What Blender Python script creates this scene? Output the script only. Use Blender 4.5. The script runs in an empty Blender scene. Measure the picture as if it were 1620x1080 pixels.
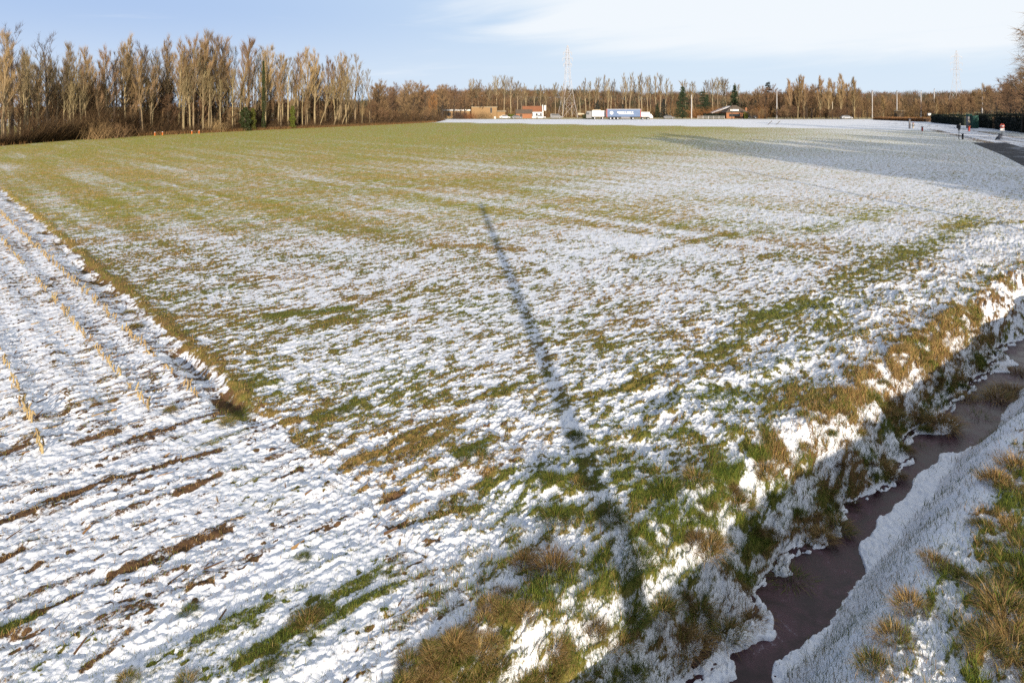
import bpy, math, random
import numpy as np
from mathutils import Vector, Matrix

C = bpy.context.scene
COL = C.collection
rng = np.random.default_rng(7)
random.seed(7)
PI = math.pi

# ------------------------------------------------------------------ camera, sky, sun, exposure
H, F, PX0, PYH = 5.0, 1080.0, 810.0, 168.0       # camera height, focal length and horizon of the 1620 px photograph
cam = bpy.data.cameras.new('camera')
camo = bpy.data.objects.new('camera', cam)
COL.objects.link(camo)
camo.location = (0, 0, H)
camo.rotation_euler = (math.radians(90), 0, 0)
cam.sensor_width = 36
cam.lens = 24
cam.shift_y = -(540 - PYH) / 1620
cam.clip_start, cam.clip_end = 0.1, 6000
C.camera = camo

SUN_EL = math.radians(12.0)
SD = Vector((-0.1045, 1, 0)).normalized()      # the way shadows run over the ground
sun_to = Vector((-SD.x * math.cos(SUN_EL), -SD.y * math.cos(SUN_EL), math.sin(SUN_EL)))
sl = bpy.data.lights.new('sun', 'SUN')
sl.energy = 5.0
sl.angle = math.radians(0.4)
sl.color = (1.0, 0.88, 0.73)
so = bpy.data.objects.new('sun', sl)
COL.objects.link(so)
so.rotation_euler = sun_to.to_track_quat('Z', 'Y').to_euler()

W = bpy.data.worlds.new('World')
C.world = W
W.use_nodes = True
wn, wl = W.node_tree.nodes, W.node_tree.links
wn.clear()


def N(nodes, kind, **kw):
    n = nodes.new(kind)
    for k, v in kw.items():
        if k.startswith('i_'):
            n.inputs[k[2:].replace('_', ' ')].default_value = v
        else:
            setattr(n, k, v)
    return n


def MATH(nodes, links, op, a, b=None, clamp=False):
    n = nodes.new('ShaderNodeMath')
    n.operation = op
    n.use_clamp = clamp
    for i, x in enumerate((a, b)):
        if x is None:
            continue
        if isinstance(x, (int, float)):
            n.inputs[i].default_value = x
        else:
            links.new(x, n.inputs[i])
    return n.outputs[0]


def RANGE(nodes, links, x, a, b, c=0.0, d=1.0, smooth=True):
    n = nodes.new('ShaderNodeMapRange')
    n.interpolation_type = 'SMOOTHSTEP' if smooth else 'LINEAR'
    links.new(x, n.inputs[0])
    for i, v in enumerate((a, b, c, d)):
        n.inputs[i + 1].default_value = v
    return n.outputs[0]


def MIXC(nodes, links, f, a, b):
    n = nodes.new('ShaderNodeMix')
    n.data_type = 'RGBA'
    for s, x in ((0, f), (6, a), (7, b)):
        if isinstance(x, (int, float)):
            n.inputs[s].default_value = x
        elif isinstance(x, tuple):
            n.inputs[s].default_value = (*x[:3], 1)
        else:
            links.new(x, n.inputs[s])
    return n.outputs[2]


sky = N(wn, 'ShaderNodeTexSky', sky_type='NISHITA', sun_disc=False, sun_elevation=SUN_EL,
        sun_rotation=math.atan2(sun_to.x, sun_to.y), altitude=100, air_density=1.0, dust_density=0.6, ozone_density=1.5)
tc = N(wn, 'ShaderNodeTexCoord')
sep = N(wn, 'ShaderNodeSeparateXYZ')
wl.new(tc.outputs['Generated'], sep.inputs[0])
sx, sz = sep.outputs[0], sep.outputs[2]
cmb = N(wn, 'ShaderNodeCombineXYZ')
wl.new(MATH(wn, wl, 'ADD', MATH(wn, wl, 'MULTIPLY', sx, 2.2), MATH(wn, wl, 'MULTIPLY', sz, -3.0)), cmb.inputs[0])
wl.new(MATH(wn, wl, 'MULTIPLY', sep.outputs[1], 2.2), cmb.inputs[2])
wl.new(MATH(wn, wl, 'MULTIPLY', sz, 17.0), cmb.inputs[1])
cn = N(wn, 'ShaderNodeTexNoise', i_Scale=1.0, i_Detail=7.0, i_Roughness=0.52, i_Distortion=0.5)
wl.new(cmb.outputs[0], cn.inputs['Vector'])
bias = MATH(wn, wl, 'MULTIPLY', RANGE(wn, wl, sx, -0.25, 0.2), RANGE(wn, wl, sz, 0.02, 0.12))
bias = MATH(wn, wl, 'MULTIPLY', bias, 0.42)
cl = RANGE(wn, wl, MATH(wn, wl, 'ADD', cn.outputs[0], bias), 0.55, 0.86)
cl = MATH(wn, wl, 'MULTIPLY', cl, 0.9)
hz = RANGE(wn, wl, sz, 0.34, 0.15, 0.0, 0.95)
CLOUD = (12.4, 13.0, 13.6)
dome = MIXC(wn, wl, 0.6, sky.outputs[0], (2.4, 3.8, 7.2))
low = MIXC(wn, wl, RANGE(wn, wl, sx, -0.5, 0.25), (6.1, 8.2, 12.0), (8.8, 10.9, 13.1))
low = MIXC(wn, wl, RANGE(wn, wl, sz, 0.14, 0.01, 0.0, 0.75), low, (10.2, 11.7, 13.3))
c0 = MIXC(wn, wl, hz, dome, low)
c1 = MIXC(wn, wl, cl, c0, CLOUD)
bg = N(wn, 'ShaderNodeBackground', i_Strength=0.052)
wl.new(c1, bg.inputs[0])
wl.new(bg.outputs[0], N(wn, 'ShaderNodeOutputWorld').inputs[0])

C.view_settings.view_transform = 'Standard'
C.view_settings.look = 'None'
C.view_settings.exposure = 0.5
C.view_settings.gamma = 1.0
C.cycles.max_bounces = 6
C.cycles.diffuse_bounces = 3
C.cycles.transparent_max_bounces = 4
C.cycles.use_denoising = False


# ------------------------------------------------------------------ helpers
def at(px, Y):
    return (px - PX0) / F * Y


def P(px, py, z=0.0):
    Y = F * (H - z) / (py - PYH)
    return at(px, Y), Y


def hash2(ix, iy, seed):
    h = (ix.astype(np.int64) * 374761393 + iy.astype(np.int64) * 668265263 + seed * 974634777) & 0xFFFFFFFF
    h = ((h ^ (h >> 13)) * 1274126177) & 0xFFFFFFFF
    h = (h ^ (h >> 16)) & 0xFFFFFFFF
    return h.astype(np.float64) / 4294967295.0


def vn(x, y, seed=0):
    x, y = np.broadcast_arrays(np.asarray(x, float), np.asarray(y, float))
    ix, iy = np.floor(x), np.floor(y)
    fx, fy = x - ix, y - iy
    fx = fx * fx * fx * (fx * (fx * 6 - 15) + 10)
    fy = fy * fy * fy * (fy * (fy * 6 - 15) + 10)
    a, b = hash2(ix, iy, seed), hash2(ix + 1, iy, seed)
    c, d = hash2(ix, iy + 1, seed), hash2(ix + 1, iy + 1, seed)
    return ((a + (b - a) * fx) * (1 - fy) + (c + (d - c) * fx) * fy) * 2 - 1


def fbm(x, y, seed=0, octv=3, gain=0.5):
    t, a, s = 0.0, 1.0, 0.0
    for k in range(octv):
        t = t + a * vn(x * 2.03 ** k + 17.3 * k, y * 2.03 ** k - 9.1 * k, seed + 31 * k)
        s += a * a
        a *= gain
    return t / math.sqrt(s) / 0.52


def ss(x, a, b):
    t = np.clip((x - a) / (b - a), 0, 1)
    return t * t * (3 - 2 * t)


def mesh(name, verts, faces, mat=None, attrs=None, smooth=True):
    """faces: (n,3) or (n,4) int array, or a list of such arrays"""
    me = bpy.data.meshes.new(name)
    verts = np.asarray(verts, np.float32)
    fs = faces if isinstance(faces, list) else [faces]
    fs = [np.asarray(f, np.int32) for f in fs if len(f)]
    me.vertices.add(len(verts))
    me.vertices.foreach_set('co', verts.ravel())
    loops = np.concatenate([f.ravel() for f in fs])
    tot = np.concatenate([np.full(len(f), f.shape[1], np.int32) for f in fs])
    start = np.concatenate([[0], np.cumsum(tot)[:-1]]).astype(np.int32)
    me.loops.add(len(loops))
    me.loops.foreach_set('vertex_index', loops)
    me.polygons.add(len(tot))
    me.polygons.foreach_set('loop_start', start)
    me.polygons.foreach_set('use_smooth', np.full(len(tot), smooth, bool))
    for k, v in (attrs or {}).items():
        v = np.asarray(v, np.float32)
        if v.ndim == 1:
            me.attributes.new(k, 'FLOAT', 'POINT').data.foreach_set('value', v)
        else:
            v4 = np.concatenate([v, np.ones((len(v), 1), np.float32)], 1) if v.shape[1] == 3 else v
            me.attributes.new(k, 'FLOAT_COLOR', 'POINT').data.foreach_set('color', v4.ravel())
    me.update()
    if mat:
        me.materials.append(mat)
    return me


def link(name, data, parent=None, loc=None):
    o = bpy.data.objects.new(name, data)
    COL.objects.link(o)
    if parent:
        o.parent = parent
    if loc is not None:
        o.location = loc
    return o


def tag(o, label=None, cat=None, group=None, kind=None):
    for k, v in (('label', label), ('category', cat), ('group', group), ('kind', kind)):
        if v:
            o[k] = v
    return o


def thing(name, label, cat, loc=(0, 0, 0), rz=0.0, group=None):
    o = link(name, None, None, loc)
    o.rotation_euler = (0, 0, rz)
    o.empty_display_size = 0.2
    return tag(o, label, cat, group)


class MB:
    """collects vertices and faces, then becomes one mesh"""

    def __init__(s):
        s.v, s.q, s.t, s.n, s.c = [], [], [], 0, []

    def add(s, v, q=(), t=(), col=None):
        v = np.asarray(v, float)
        if len(q):
            s.q.append(np.asarray(q) + s.n)
        if len(t):
            s.t.append(np.asarray(t) + s.n)
        s.v.append(v)
        if col is not None:
            col = np.asarray(col, float)
            s.c.append(np.tile(col, (len(v), 1)) if col.ndim == 1 else col)
        s.n += len(v)
        return s

    def box(s, c, d, rz=0.0, bev=0.0):
        x, y, z = d[0] / 2, d[1] / 2, d[2] / 2
        b = min(bev, x * .9, y * .9)
        if b <= 0:
            ring = [(-x, -y), (x, -y), (x, y), (-x, y)]
        else:
            ring = [(-x + b, -y), (x - b, -y), (x, -y + b), (x, y - b), (x - b, y), (-x + b, y), (-x, y - b), (-x, -y + b)]
        n = len(ring)
        lv = [(-z, 1)] if b <= 0 else [(-z, .5), (-z + b, 0), (z - b, 0), (z, .5)]
        lv = [(-z, 0), (z, 0)] if b <= 0 else [(-z, 1), (-z + b, 0), (z - b, 0), (z, 1)]
        v = []
        for zz, k in lv:
            for (a, e) in ring:
                v.append((a * (1 - k * b / x), e * (1 - k * b / y), zz))
        v = np.array(v)
        cr, sr = math.cos(rz), math.sin(rz)
        v = np.c_[v[:, 0] * cr - v[:, 1] * sr + c[0], v[:, 0] * sr + v[:, 1] * cr + c[1], v[:, 2] + c[2]]
        m = len(lv)
        q = [(j * n + i, j * n + (i + 1) % n, (j + 1) * n + (i + 1) % n, (j + 1) * n + i) for j in range(m - 1) for i in range(n)]
        t = [(0, i + 1, i) for i in range(1, n - 1)] + [((m - 1) * n, (m - 1) * n + i, (m - 1) * n + i + 1) for i in range(1, n - 1)]
        return s.add(v, q, t)

    def prism(s, poly, axis, a, b):
        """polygon (p,q) pushed along axis from a to b; axis 0: poly is (y,z); 1: (x,z); 2: (x,y)"""
        n = len(poly)
        v = []
        for k in (a, b):
            for (p, r) in poly:
                v.append((k, p, r) if axis == 0 else (p, k, r) if axis == 1 else (p, r, k))
        q = [(i, (i + 1) % n, n + (i + 1) % n, n + i) for i in range(n)]
        t = [(0, i + 1, i) for i in range(1, n - 1)] + [(n, n + i, n + i + 1) for i in range(1, n - 1)]
        return s.add(v, q, t)

    def tube(s, pts, rad, n=6, cap=True):
        pts = np.asarray(pts, float)
        rad = np.broadcast_to(np.asarray(rad, float), (len(pts),))
        tan = np.gradient(pts, axis=0)
        tan /= np.linalg.norm(tan, axis=1)[:, None] + 1e-9
        ref = np.array([0.31, 0.9, 0.12]) if abs(tan[0][2]) > .7 else np.array([0.05, 0.1, 1.0])
        a = np.cross(tan, ref)
        a /= np.linalg.norm(a, axis=1)[:, None] + 1e-9
        b = np.cross(tan, a)
        th = np.arange(n) / n * 2 * PI
        v = pts[:, None] + rad[:, None, None] * (np.cos(th)[None, :, None] * a[:, None] + np.sin(th)[None, :, None] * b[:, None])
        k = len(pts)
        q = [(j * n + i, j * n + (i + 1) % n, (j + 1) * n + (i + 1) % n, (j + 1) * n + i) for j in range(k - 1) for i in range(n)]
        t = []
        if cap:
            t = [(0, i + 1, i) for i in range(1, n - 1)] + [((k - 1) * n, (k - 1) * n + i, (k - 1) * n + i + 1) for i in range(1, n - 1)]
        return s.add(v.reshape(-1, 3), q, t)

    def spikes(s, base, tip, r, col=None, bend=None):
        """thin three-sided twigs from base to tip"""
        base, tip = np.asarray(base, float), np.asarray(tip, float)
        n = len(base)
        if n == 0:
            return s
        r = np.broadcast_to(np.asarray(r, float), (n,))[:, None]
        d = tip - base
        d /= np.linalg.norm(d, axis=1)[:, None] + 1e-9
        ref = np.where(np.abs(d[:, 2:3]) > .8, np.array([[1., 0, 0]]), np.array([[0, 0, 1.]]))
        a = np.cross(d, ref)
        a /= np.linalg.norm(a, axis=1)[:, None] + 1e-9
        b = np.cross(d, a)
        v = np.stack([base + r * a, base + r * (-.5 * a + .87 * b), base + r * (-.5 * a - .87 * b), tip], 1).reshape(-1, 3)
        i = np.arange(n)[:, None] * 4
        t = np.concatenate([i + np.array([[0, 1, 3]]), i + np.array([[1, 2, 3]]), i + np.array([[2, 0, 3]])])
        return s.add(v, (), t, None if col is None else np.repeat(col, 4, 0))

    def leaves(s, p, size, col=None, flat=0.0):
        """small diamond leaves with random attitude"""
        n = len(p)
        a = rng.normal(size=(n, 3))
        a /= np.linalg.norm(a, axis=1)[:, None]
        b = np.cross(a, rng.normal(size=(n, 3)))
        b /= np.linalg.norm(b, axis=1)[:, None] + 1e-9
        sz = (np.broadcast_to(np.asarray(size, float), (n,)) * rng.uniform(.6, 1.3, n))[:, None]
        v = np.stack([p + a * sz, p + b * sz * .5, p - a * sz, p - b * sz * .5], 1).reshape(-1, 3)
        q = np.arange(n)[:, None] * 4 + np.array([[0, 1, 2, 3]])
        return s.add(v, q, (), None if col is None else np.repeat(col, 4, 0))

    def data(s, name, mat, smooth=False):
        v = np.concatenate(s.v)
        fs = []
        if s.q:
            fs.append(np.concatenate(s.q))
        if s.t:
            fs.append(np.concatenate(s.t))
        at_ = {'Col': np.concatenate(s.c)} if s.c else None
        return mesh(name, v, fs, mat, at_, smooth)

    def build(s, name, mat, parent=None, loc=None, smooth=False):
        return link(name, s.data(name, mat, smooth), parent, loc)


# ------------------------------------------------------------------ materials
def mat(name, col, rough=0.8, var=0.25, scale=6.0, metal=0.0, attr=None, spec=0.3, trans=0.0):
    m = bpy.data.materials.new(name)
    m.use_nodes = True
    n, l = m.node_tree.nodes, m.node_tree.links
    b = n['Principled BSDF']
    b.inputs['Roughness'].default_value = rough
    b.inputs['Metallic'].default_value = metal
    b.inputs['Specular IOR Level'].default_value = spec
    t = N(n, 'ShaderNodeTexCoord')
    ns = N(n, 'ShaderNodeTexNoise', i_Scale=scale, i_Detail=4.0, i_Roughness=0.6)
    l.new(t.outputs['Object'], ns.inputs['Vector'])
    f = RANGE(n, l, ns.outputs[0], 0.3, 0.7, 1 - var, 1 + var, False)
    hs = N(n, 'ShaderNodeHueSaturation')
    if attr:
        a = N(n, 'ShaderNodeAttribute', attribute_name=attr)
        l.new(a.outputs['Color'], hs.inputs['Color'])
    else:
        hs.inputs['Color'].default_value = (*col, 1)
    l.new(f, hs.inputs['Value'])
    oi = N(n, 'ShaderNodeObjectInfo')
    hs2 = N(n, 'ShaderNodeHueSaturation')
    l.new(RANGE(n, l, oi.outputs['Random'], 0, 1, 1 - var * .6, 1 + var * .6, False), hs2.inputs['Value'])
    l.new(RANGE(n, l, oi.outputs['Random'], 0, 1, 0.5 - var * .03, 0.5 + var * .03, False), hs2.inputs['Hue'])
    l.new(hs.outputs[0], hs2.inputs['Color'])
    l.new(hs2.outputs[0], b.inputs['Base Color'])
    if trans:
        b.inputs['Transmission Weight'].default_value = trans
    return m


M_bark = mat('poplar_bark', (0.25, 0.19, 0.105), 0.9, 0.35, 1.5)
M_barkdark = mat('dark_bark', (0.045, 0.033, 0.024), 0.9, 0.35, 1.5)
M_barkpale = mat('pale_bark', (0.27, 0.21, 0.13), 0.9, 0.3, 1.5)
M_twig = mat('golden_twigs', (0.245, 0.16, 0.078), 0.85, 0.35, 0.4)
M_twigdark = mat('dark_twigs', (0.065, 0.043, 0.03), 0.85, 0.3, 0.4)
M_twigbrown = mat('brown_twigs', (0.175, 0.106, 0.053), 0.85, 0.4, 0.4)
M_twigred = mat('rusty_leaves', (0.19, 0.085, 0.032), 0.85, 0.3, 0.4)
M_twigol = mat('olive_twigs', (0.19, 0.14, 0.07), 0.85, 0.35, 0.4)
M_needle = mat('needles', (0.022, 0.036, 0.014), 0.8, 0.5, 0.9)
M_needleblue = mat('dusky_needles', (0.018, 0.024, 0.020), 0.8, 0.4, 0.9)
M_ivy = mat('ivy_leaves', (0.085, 0.095, 0.012), 0.6, 0.4, 2.0)
M_evergreen = mat('evergreen_leaves', (0.030, 0.042, 0.010), 0.6, 0.45, 2.0)
M_hedge = mat('hedge_leaves', (0.012, 0.018, 0.010), 0.8, 0.5, 2.0)
M_attr = mat('grass_blades', (0, 0, 0), 0.75, 0.12, 3.0, attr='Col', spec=0.2)
M_wood = mat('woodland_twigs', (0, 0, 0), 0.9, 0.1, 0.2, attr='Col', spec=0.1)
M_straw = mat('maize_straw', (0.36, 0.26, 0.125), 0.8, 0.3, 9)
M_white = mat('white_paint', (0.60, 0.59, 0.57), 0.5, 0.06, 2)
M_cream = mat('cream_panel', (0.45, 0.38, 0.27), 0.8, 0.1, 2)
M_pole = mat('white_pole', (0.42, 0.40, 0.38), 0.5, 0.1, 2)
M_lattice = mat('galvanised_steel', (0.5, 0.48, 0.48), 0.6, 0.1, 2, 0.0)
M_brick = mat('pale_brick', (0.27, 0.175, 0.085), 0.9, 0.12, 3)
M_orangebrick = mat('orange_brick', (0.29, 0.13, 0.065), 0.9, 0.15, 3)
M_tile = mat('orange_roof_tiles', (0.25, 0.105, 0.05), 0.85, 0.2, 2)
M_greyroof = mat('grey_roof_tiles', (0.105, 0.08, 0.058), 0.85, 0.2, 2)
M_glass = mat('dark_glass', (0.02, 0.025, 0.03), 0.15, 0.1, 1, spec=0.6)
M_blue = mat('blue_curtain', (0.07, 0.12, 0.22), 0.5, 0.08, 1)
M_redpaint = mat('red_paint', (0.32, 0.045, 0.03), 0.45, 0.1, 1)
M_darkpaint = mat('dark_car_paint', (0.018, 0.02, 0.028), 0.3, 0.1, 1, spec=0.6)
M_silver = mat('silver_car_paint', (0.32, 0.33, 0.35), 0.3, 0.1, 1, spec=0.6)
M_rubber = mat('black_rubber', (0.014, 0.014, 0.014), 0.9, 0.1, 4)
M_darkmetal = mat('dark_metal', (0.03, 0.032, 0.036), 0.6, 0.15, 4)
M_orange = mat('orange_paint', (0.45, 0.12, 0.02), 0.5, 0.1, 3)
M_green = mat('green_metal', (0.016, 0.07, 0.052), 0.6, 0.2, 1.2)
M_concrete = mat('grey_concrete', (0.19, 0.18, 0.18), 0.9, 0.15, 4)
M_timber = mat('grey_timber', (0.09, 0.07, 0.05), 0.9, 0.3, 4)

# ------------------------------------------------------------------ ground
DU, DN = (0.737, 0.676), (-0.676, 0.737)           # along the ditch, across it towards the field


def uv(X, Y):
    return DU[0] * X + DU[1] * Y, DN[0] * X + DN[1] * Y


def xy(u, v):
    return DU[0] * u + DN[0] * v, DU[1] * u + DN[1] * v


COVER = np.array([  # how much of the ground is under snow, at places read off the photograph
    (20, 245, .03), (200, 228, .02), (400, 216, .02), (600, 205, .02), (800, 203, .02), (1000, 206, .04), (1150, 212, .25),
    (100, 262, .10), (300, 245, .06), (500, 240, .05), (700, 235, .06), (900, 235, .08), (1040, 232, .25), (1150, 232, .55),
    (1300, 215, .50), (1450, 213, .62), (1560, 225, .68), (1300, 240, .62), (1450, 250, .64), (1600, 280, .64),
    (120, 300, .10), (250, 300, .17), (400, 285, .14), (600, 280, .16), (780, 275, .2), (900, 270, .25), (1000, 265, .42), (1120, 270, .55),
    (90, 340, .10), (180, 340, .2), (330, 340, .27), (500, 340, .27), (650, 345, .33), (800, 335, .37), (950, 330, .46), (1080, 320, .52), (1250, 320, .60), (1450, 310, .66), (1600, 340, .60),
    (170, 420, .17), (250, 420, .40), (400, 410, .45), (600, 410, .48), (750, 420, .55), (900, 420, .62), (1050, 410, .62), (1200, 400, .56), (1400, 420, .54), (1600, 430, .7),
    (270, 520, .30), (330, 500, .58), (450, 470, .60), (600, 500, .66), (800, 520, .68), (1000, 500, .68), (1200, 500, .64), (1400, 500, .70), (1560, 500, .70),
    (370, 610, .50), (450, 600, .64), (600, 600, .72), (800, 620, .74), (1000, 600, .68), (1200, 600, .70), (1400, 600, .74), (1500, 600, .6),
    (560, 700, .70), (700, 700, .70), (900, 720, .74), (1100, 720, .74), (1300, 710, .66), (1400, 680, .8),
    (650, 800, .82), (800, 800, .74), (950, 820, .70), (1150, 800, .68), (1270, 790, .70), (700, 880, .92), (850, 890, .76), (1000, 880, .66), (1120, 880, .62),
    (600, 980, .93), (760, 970, .8), (700, 1050, .35), (850, 1020, .2), (960, 1010, .35), (1080, 960, .78), (1150, 960, .82), (1050, 1060, .6)])
PATCH = [  # bare streaks: ends in photo pixels, half width in metres, strength, greenness 0..1
    (430, 500, 545, 488, .30, .55, .9), (440, 525, 560, 505, .30, .5, .55), (700, 386, 830, 396, .5, .4, .1), (990, 412, 1075, 388, .25, .6, .3), (1080, 386, 1150, 370, .25, .6, .4),
    (1130, 560, 1210, 500, .45, .5, .75), (1215, 500, 1290, 478, .40, .6, .9), (1290, 520, 1330, 500, .25, .5, .8), (1150, 420, 1220, 405, .35, .45, .5), (1330, 450, 1440, 400, .6, .45, .7),
    (1440, 398, 1545, 345, .7, .55, .8), (1290, 365, 1420, 330, .7, .45, .8), (1490, 360, 1620, 350, .6, .4, .5), (545, 740, 640, 690, .14, .9, .15), (600, 735, 690, 690, .12, .8, .25),
    (640, 690, 720, 660, .14, .7, .3), (720, 640, 790, 622, .12, .8, .6), (790, 620, 860, 590, .18, .7, .7), (905, 632, 1025, 602, .16, .9, .55), (1000, 605, 1060, 575, .2, .6, .6),
    (345, 628, 380, 620, .14, .9, .4), (495, 660, 560, 640, .12, .8, .8), (490, 680, 540, 660, .1, .6, .5), (670, 822, 750, 800, .08, 1., .15), (690, 745, 735, 735, .07, .9, .2),
    (760, 770, 810, 750, .1, .8, .5), (850, 815, 910, 805, .1, .9, .8), (880, 770, 915, 755, .1, .8, .8), (720, 720, 770, 700, .09, .8, 1.), (1150, 830, 1190, 800, .15, .6, .4),
    (1010, 780, 1090, 765, .14, .8, .8), (1150, 770, 1190, 745, .13, .8, .4), (1330, 650, 1400, 620, .14, .7, .5), (1240, 640, 1330, 620, .14, .6, .4), (1030, 690, 1090, 680, .12, .6, .7),
    (950, 500, 1010, 480, .2, .4, .4), (640, 470, 700, 455, .2, .4, .4)]

CLODS = [  # bare soil and weeds in the ploughed headland: ends in photo pixels, half width, greenness
    (75, 795, 180, 752, .07, 0), (200, 752, 260, 735, .05, 0), (265, 730, 345, 712, .06, 0), (205, 898, 290, 868, .06, .3), (290, 866, 365, 838, .06, .1), (0, 1000, 60, 970, .08, .9), (60, 968, 125, 938, .06, .3),
    (0, 825, 50, 812, .05, 0), (0, 885, 32, 868, .05, 0), (175, 905, 205, 895, .04, .2), (150, 925, 172, 918, .04, .3), (118, 700, 185, 680, .07, .1), (210, 690, 270, 676, .05, 0), (215, 832, 245, 822, .04, 0),
    (130, 1062, 205, 998, .05, .2), (450, 998, 520, 962, .07, .8), (300, 930, 330, 920, .04, .2), (40, 905, 62, 892, .04, 0), (330, 800, 360, 790, .03, .2), (0, 715, 45, 700, .07, 0), (430, 760, 475, 742, .05, .4),
    (280, 782, 300, 772, .04, 0), (175, 950, 210, 945, .03, 0), (325, 665, 380, 655, .06, .7), (300, 775, 345, 752, .04, .1), (20, 1010, 60, 1002, .04, 0), (610, 790, 640, 778, .05, 0), (615, 835, 640, 828, .05, 0), (675, 860, 695, 852, .04, 0), (380, 1050, 430, 1025, .05, .8)]


def seg_d(X, Y, a, b):
    ax, ay = a
    dx, dy = b[0] - ax, b[1] - ay
    t = np.clip(((X - ax) * dx + (Y - ay) * dy) / (dx * dx + dy * dy + 1e-9), 0, 1)
    return np.hypot(X - ax - t * dx, Y - ay - t * dy)


def edge_u(v):                                     # where the maize stubble ends and the grass begins
    return 4.5 + 0.016 * (v - 9.5) + 0.06 * vn(v * 0.9, v * 0, 5) + .06 * vn(v * 3.1, v * 0, 6)


def far_edge(X):                                   # far edge of the green field
    return np.interp(X, [-200, -30, 30, 75, 100, 400], [230, 214, 178, 150, 130, 60])


def ground(X, Y, fine=True):
    """height, snow cover minus tuft field (>0: snow), greenness, soil, distance blend"""
    X, Y = np.asarray(X, float), np.asarray(Y, float)
    u, v = uv(X, Y)
    Ys = np.maximum(Y, 2.0)
    # cover
    q, lg = X / Ys * 7.0, np.log(Ys) * 4.2
    num, den = np.zeros_like(X), np.zeros_like(X) + 1e-12
    for (px, py, f) in COVER:
        gx, gy = P(px, py)
        w = np.exp(-((q - gx / gy * 7.0) ** 2 + (lg - math.log(gy) * 4.2) ** 2) / .5) + 1e-9
        num += w * f
        den += w
    cov = num / den
    cov = cov - .05 * ss(Ys, 24, 12) + .07 * ss(Ys, 20, 27) * ss(Ys, 75, 50) - .03 * ss(Ys, 60, 90)
    grn = 0.45 + 0.35 * fbm(u / 2.2, v / .9, 41, 3) * .6
    soil = np.zeros_like(X)
    eu = edge_u(v)
    maize = ss(u, eu + .04, eu - .04) * ss(v, 4.9, 5.6) * (Y > 0)
    head = maize * ss(v, 12.4, 11.7)
    near = ss(Y, 62, 50)
    for (x0, y0, x1, y1, w, s, g) in PATCH:
        A, B = P(x0, y0), P(x1, y1)
        pad = w * 4
        sel = (X > min(A[0], B[0]) - pad) & (X < max(A[0], B[0]) + pad) & (Y > min(A[1], B[1]) - pad) & (Y < max(A[1], B[1]) + pad)
        if sel.any():
            k = np.exp(-(seg_d(X[sel], Y[sel], A, B) / w) ** 2)
            cov[sel] -= s * k * .68
            grn[sel] += (g - grn[sel]) * np.clip(k * 1.2, 0, 1)
    # streaks of the drill rows
    cov = cov + (1 - maize) * (0.055 * fbm(u / 3.5, v / .8, 11, 2) * near + .12 * fbm(u / 1.1, v / 14.0, 12, 2) * ss(Y, 16, 28) * ss(Y, 150, 70) * ss(X, 30, 5) + .04 * fbm(X / 7, Y / 7, 13, 2))
    cov = np.where(Y > 40, np.clip(cov, 0.0, 1), cov)
    grn = grn + .35 * ss(Y, 40, 110)
    # ditch
    dv = v - 3.64 + .10 * vn(u * .55, u * 0, 20) + .05 * vn(u * 1.9, u * 0, 21)
    le = .30 + .15 * vn(u * .8, u * 0 + 3, 22) + .09 * vn(u * 2.3, u * 0, 23) + .04 * vn(u * 6.3, v * 2, 36)
    zb = -1.02
    zr = zb * ss(dv, -1.30, -.04)
    zl = zb * (1 - ss(dv, le - .10, le + .95))
    lobe = .36 * ss(vn(u * .85, u * 0, 35), .0, .75) * ss(u, 5.6, 7.2) + .10 * vn(u * 3.7, v * 3, 42) + .05 * vn(u * 9, v * 9, 43)
    shl = ss(dv, le - lobe - .03, le - lobe + .05) * ss(dv, le + .25, le)
    rl = -.34 + .30 * ss(vn(u * .7, u * 0, 44), .25, .8) + .05 * vn(u * 4.1, v * 3, 45)
    shr = ss(dv, rl + .04, rl - .03) * ss(dv, -.65, -.35)
    shelf = np.clip(shl + shr, 0, 1)
    zl = np.maximum(zl, zb + .155 * shl)
    zr = np.maximum(zr, zb + .155 * shr)
    zd = np.where(dv < 0, zr, zl)
    # tuft field
    zs = 1.02 * ss(dv, .22, 1.25) + 1.02 * ss(dv, -.05, -1.38)
    vs = v + .9 * zs
    tz = fbm(u / .21, vs / .088, 1, 3, .72) * .92 + .22 * fbm(u / .7, vs / .35, 2, 2) + .12 * fbm(X / 1.9, Y / 1.5, 34, 2)
    hd = fbm(u / 1.25, v / .16, 3, 3, .6) * .85 + .30 * fbm(u / .2, v / .08, 4, 2)
    lit = fbm(u / .26, v / .10, 7, 3, .6) * .8 + .45 * fbm(u / .1, v / .1, 8, 2)
    mz = head * hd + (1 - head) * lit
    nz = tz * (1 - maize) + mz * maize
    un = 1 / (1 + np.exp(-1.75 * nz))
    cm = head * (.78 + .12 * fbm(u / 1.6, v / .9, 9, 2)) + (1 - head) * (.80 + .06 * fbm(u / 2, v / 3, 10, 2) - .10 * ss(v, 14, 22) * ss(u, 1.0, 3.2) + .12 * np.exp(-((X + 13.2) ** 2 + (Y - 15.5) ** 2) / 6))
    cov = cov * (1 - maize) + cm * maize
    soil = maize * (.75 + .25 * np.sign(hd)) * 1.0
    grn = grn * (1 - maize) + maize * (.25 + .5 * ss(vn(u / 1.2, v / .6, 15), .35, .7) * head + .3 * ss(v, 8, 5.5))
    sp = fbm(u / .11, v / .07, 47, 2)                # small clods and stems standing clear of the snow
    spk = ss(sp, 1.25, 1.7) * ss(Ys, 26, 16) * (v > 4.6)
    cov = cov - .75 * spk * (.35 + .65 * maize)
    soil = np.maximum(soil, spk)
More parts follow.
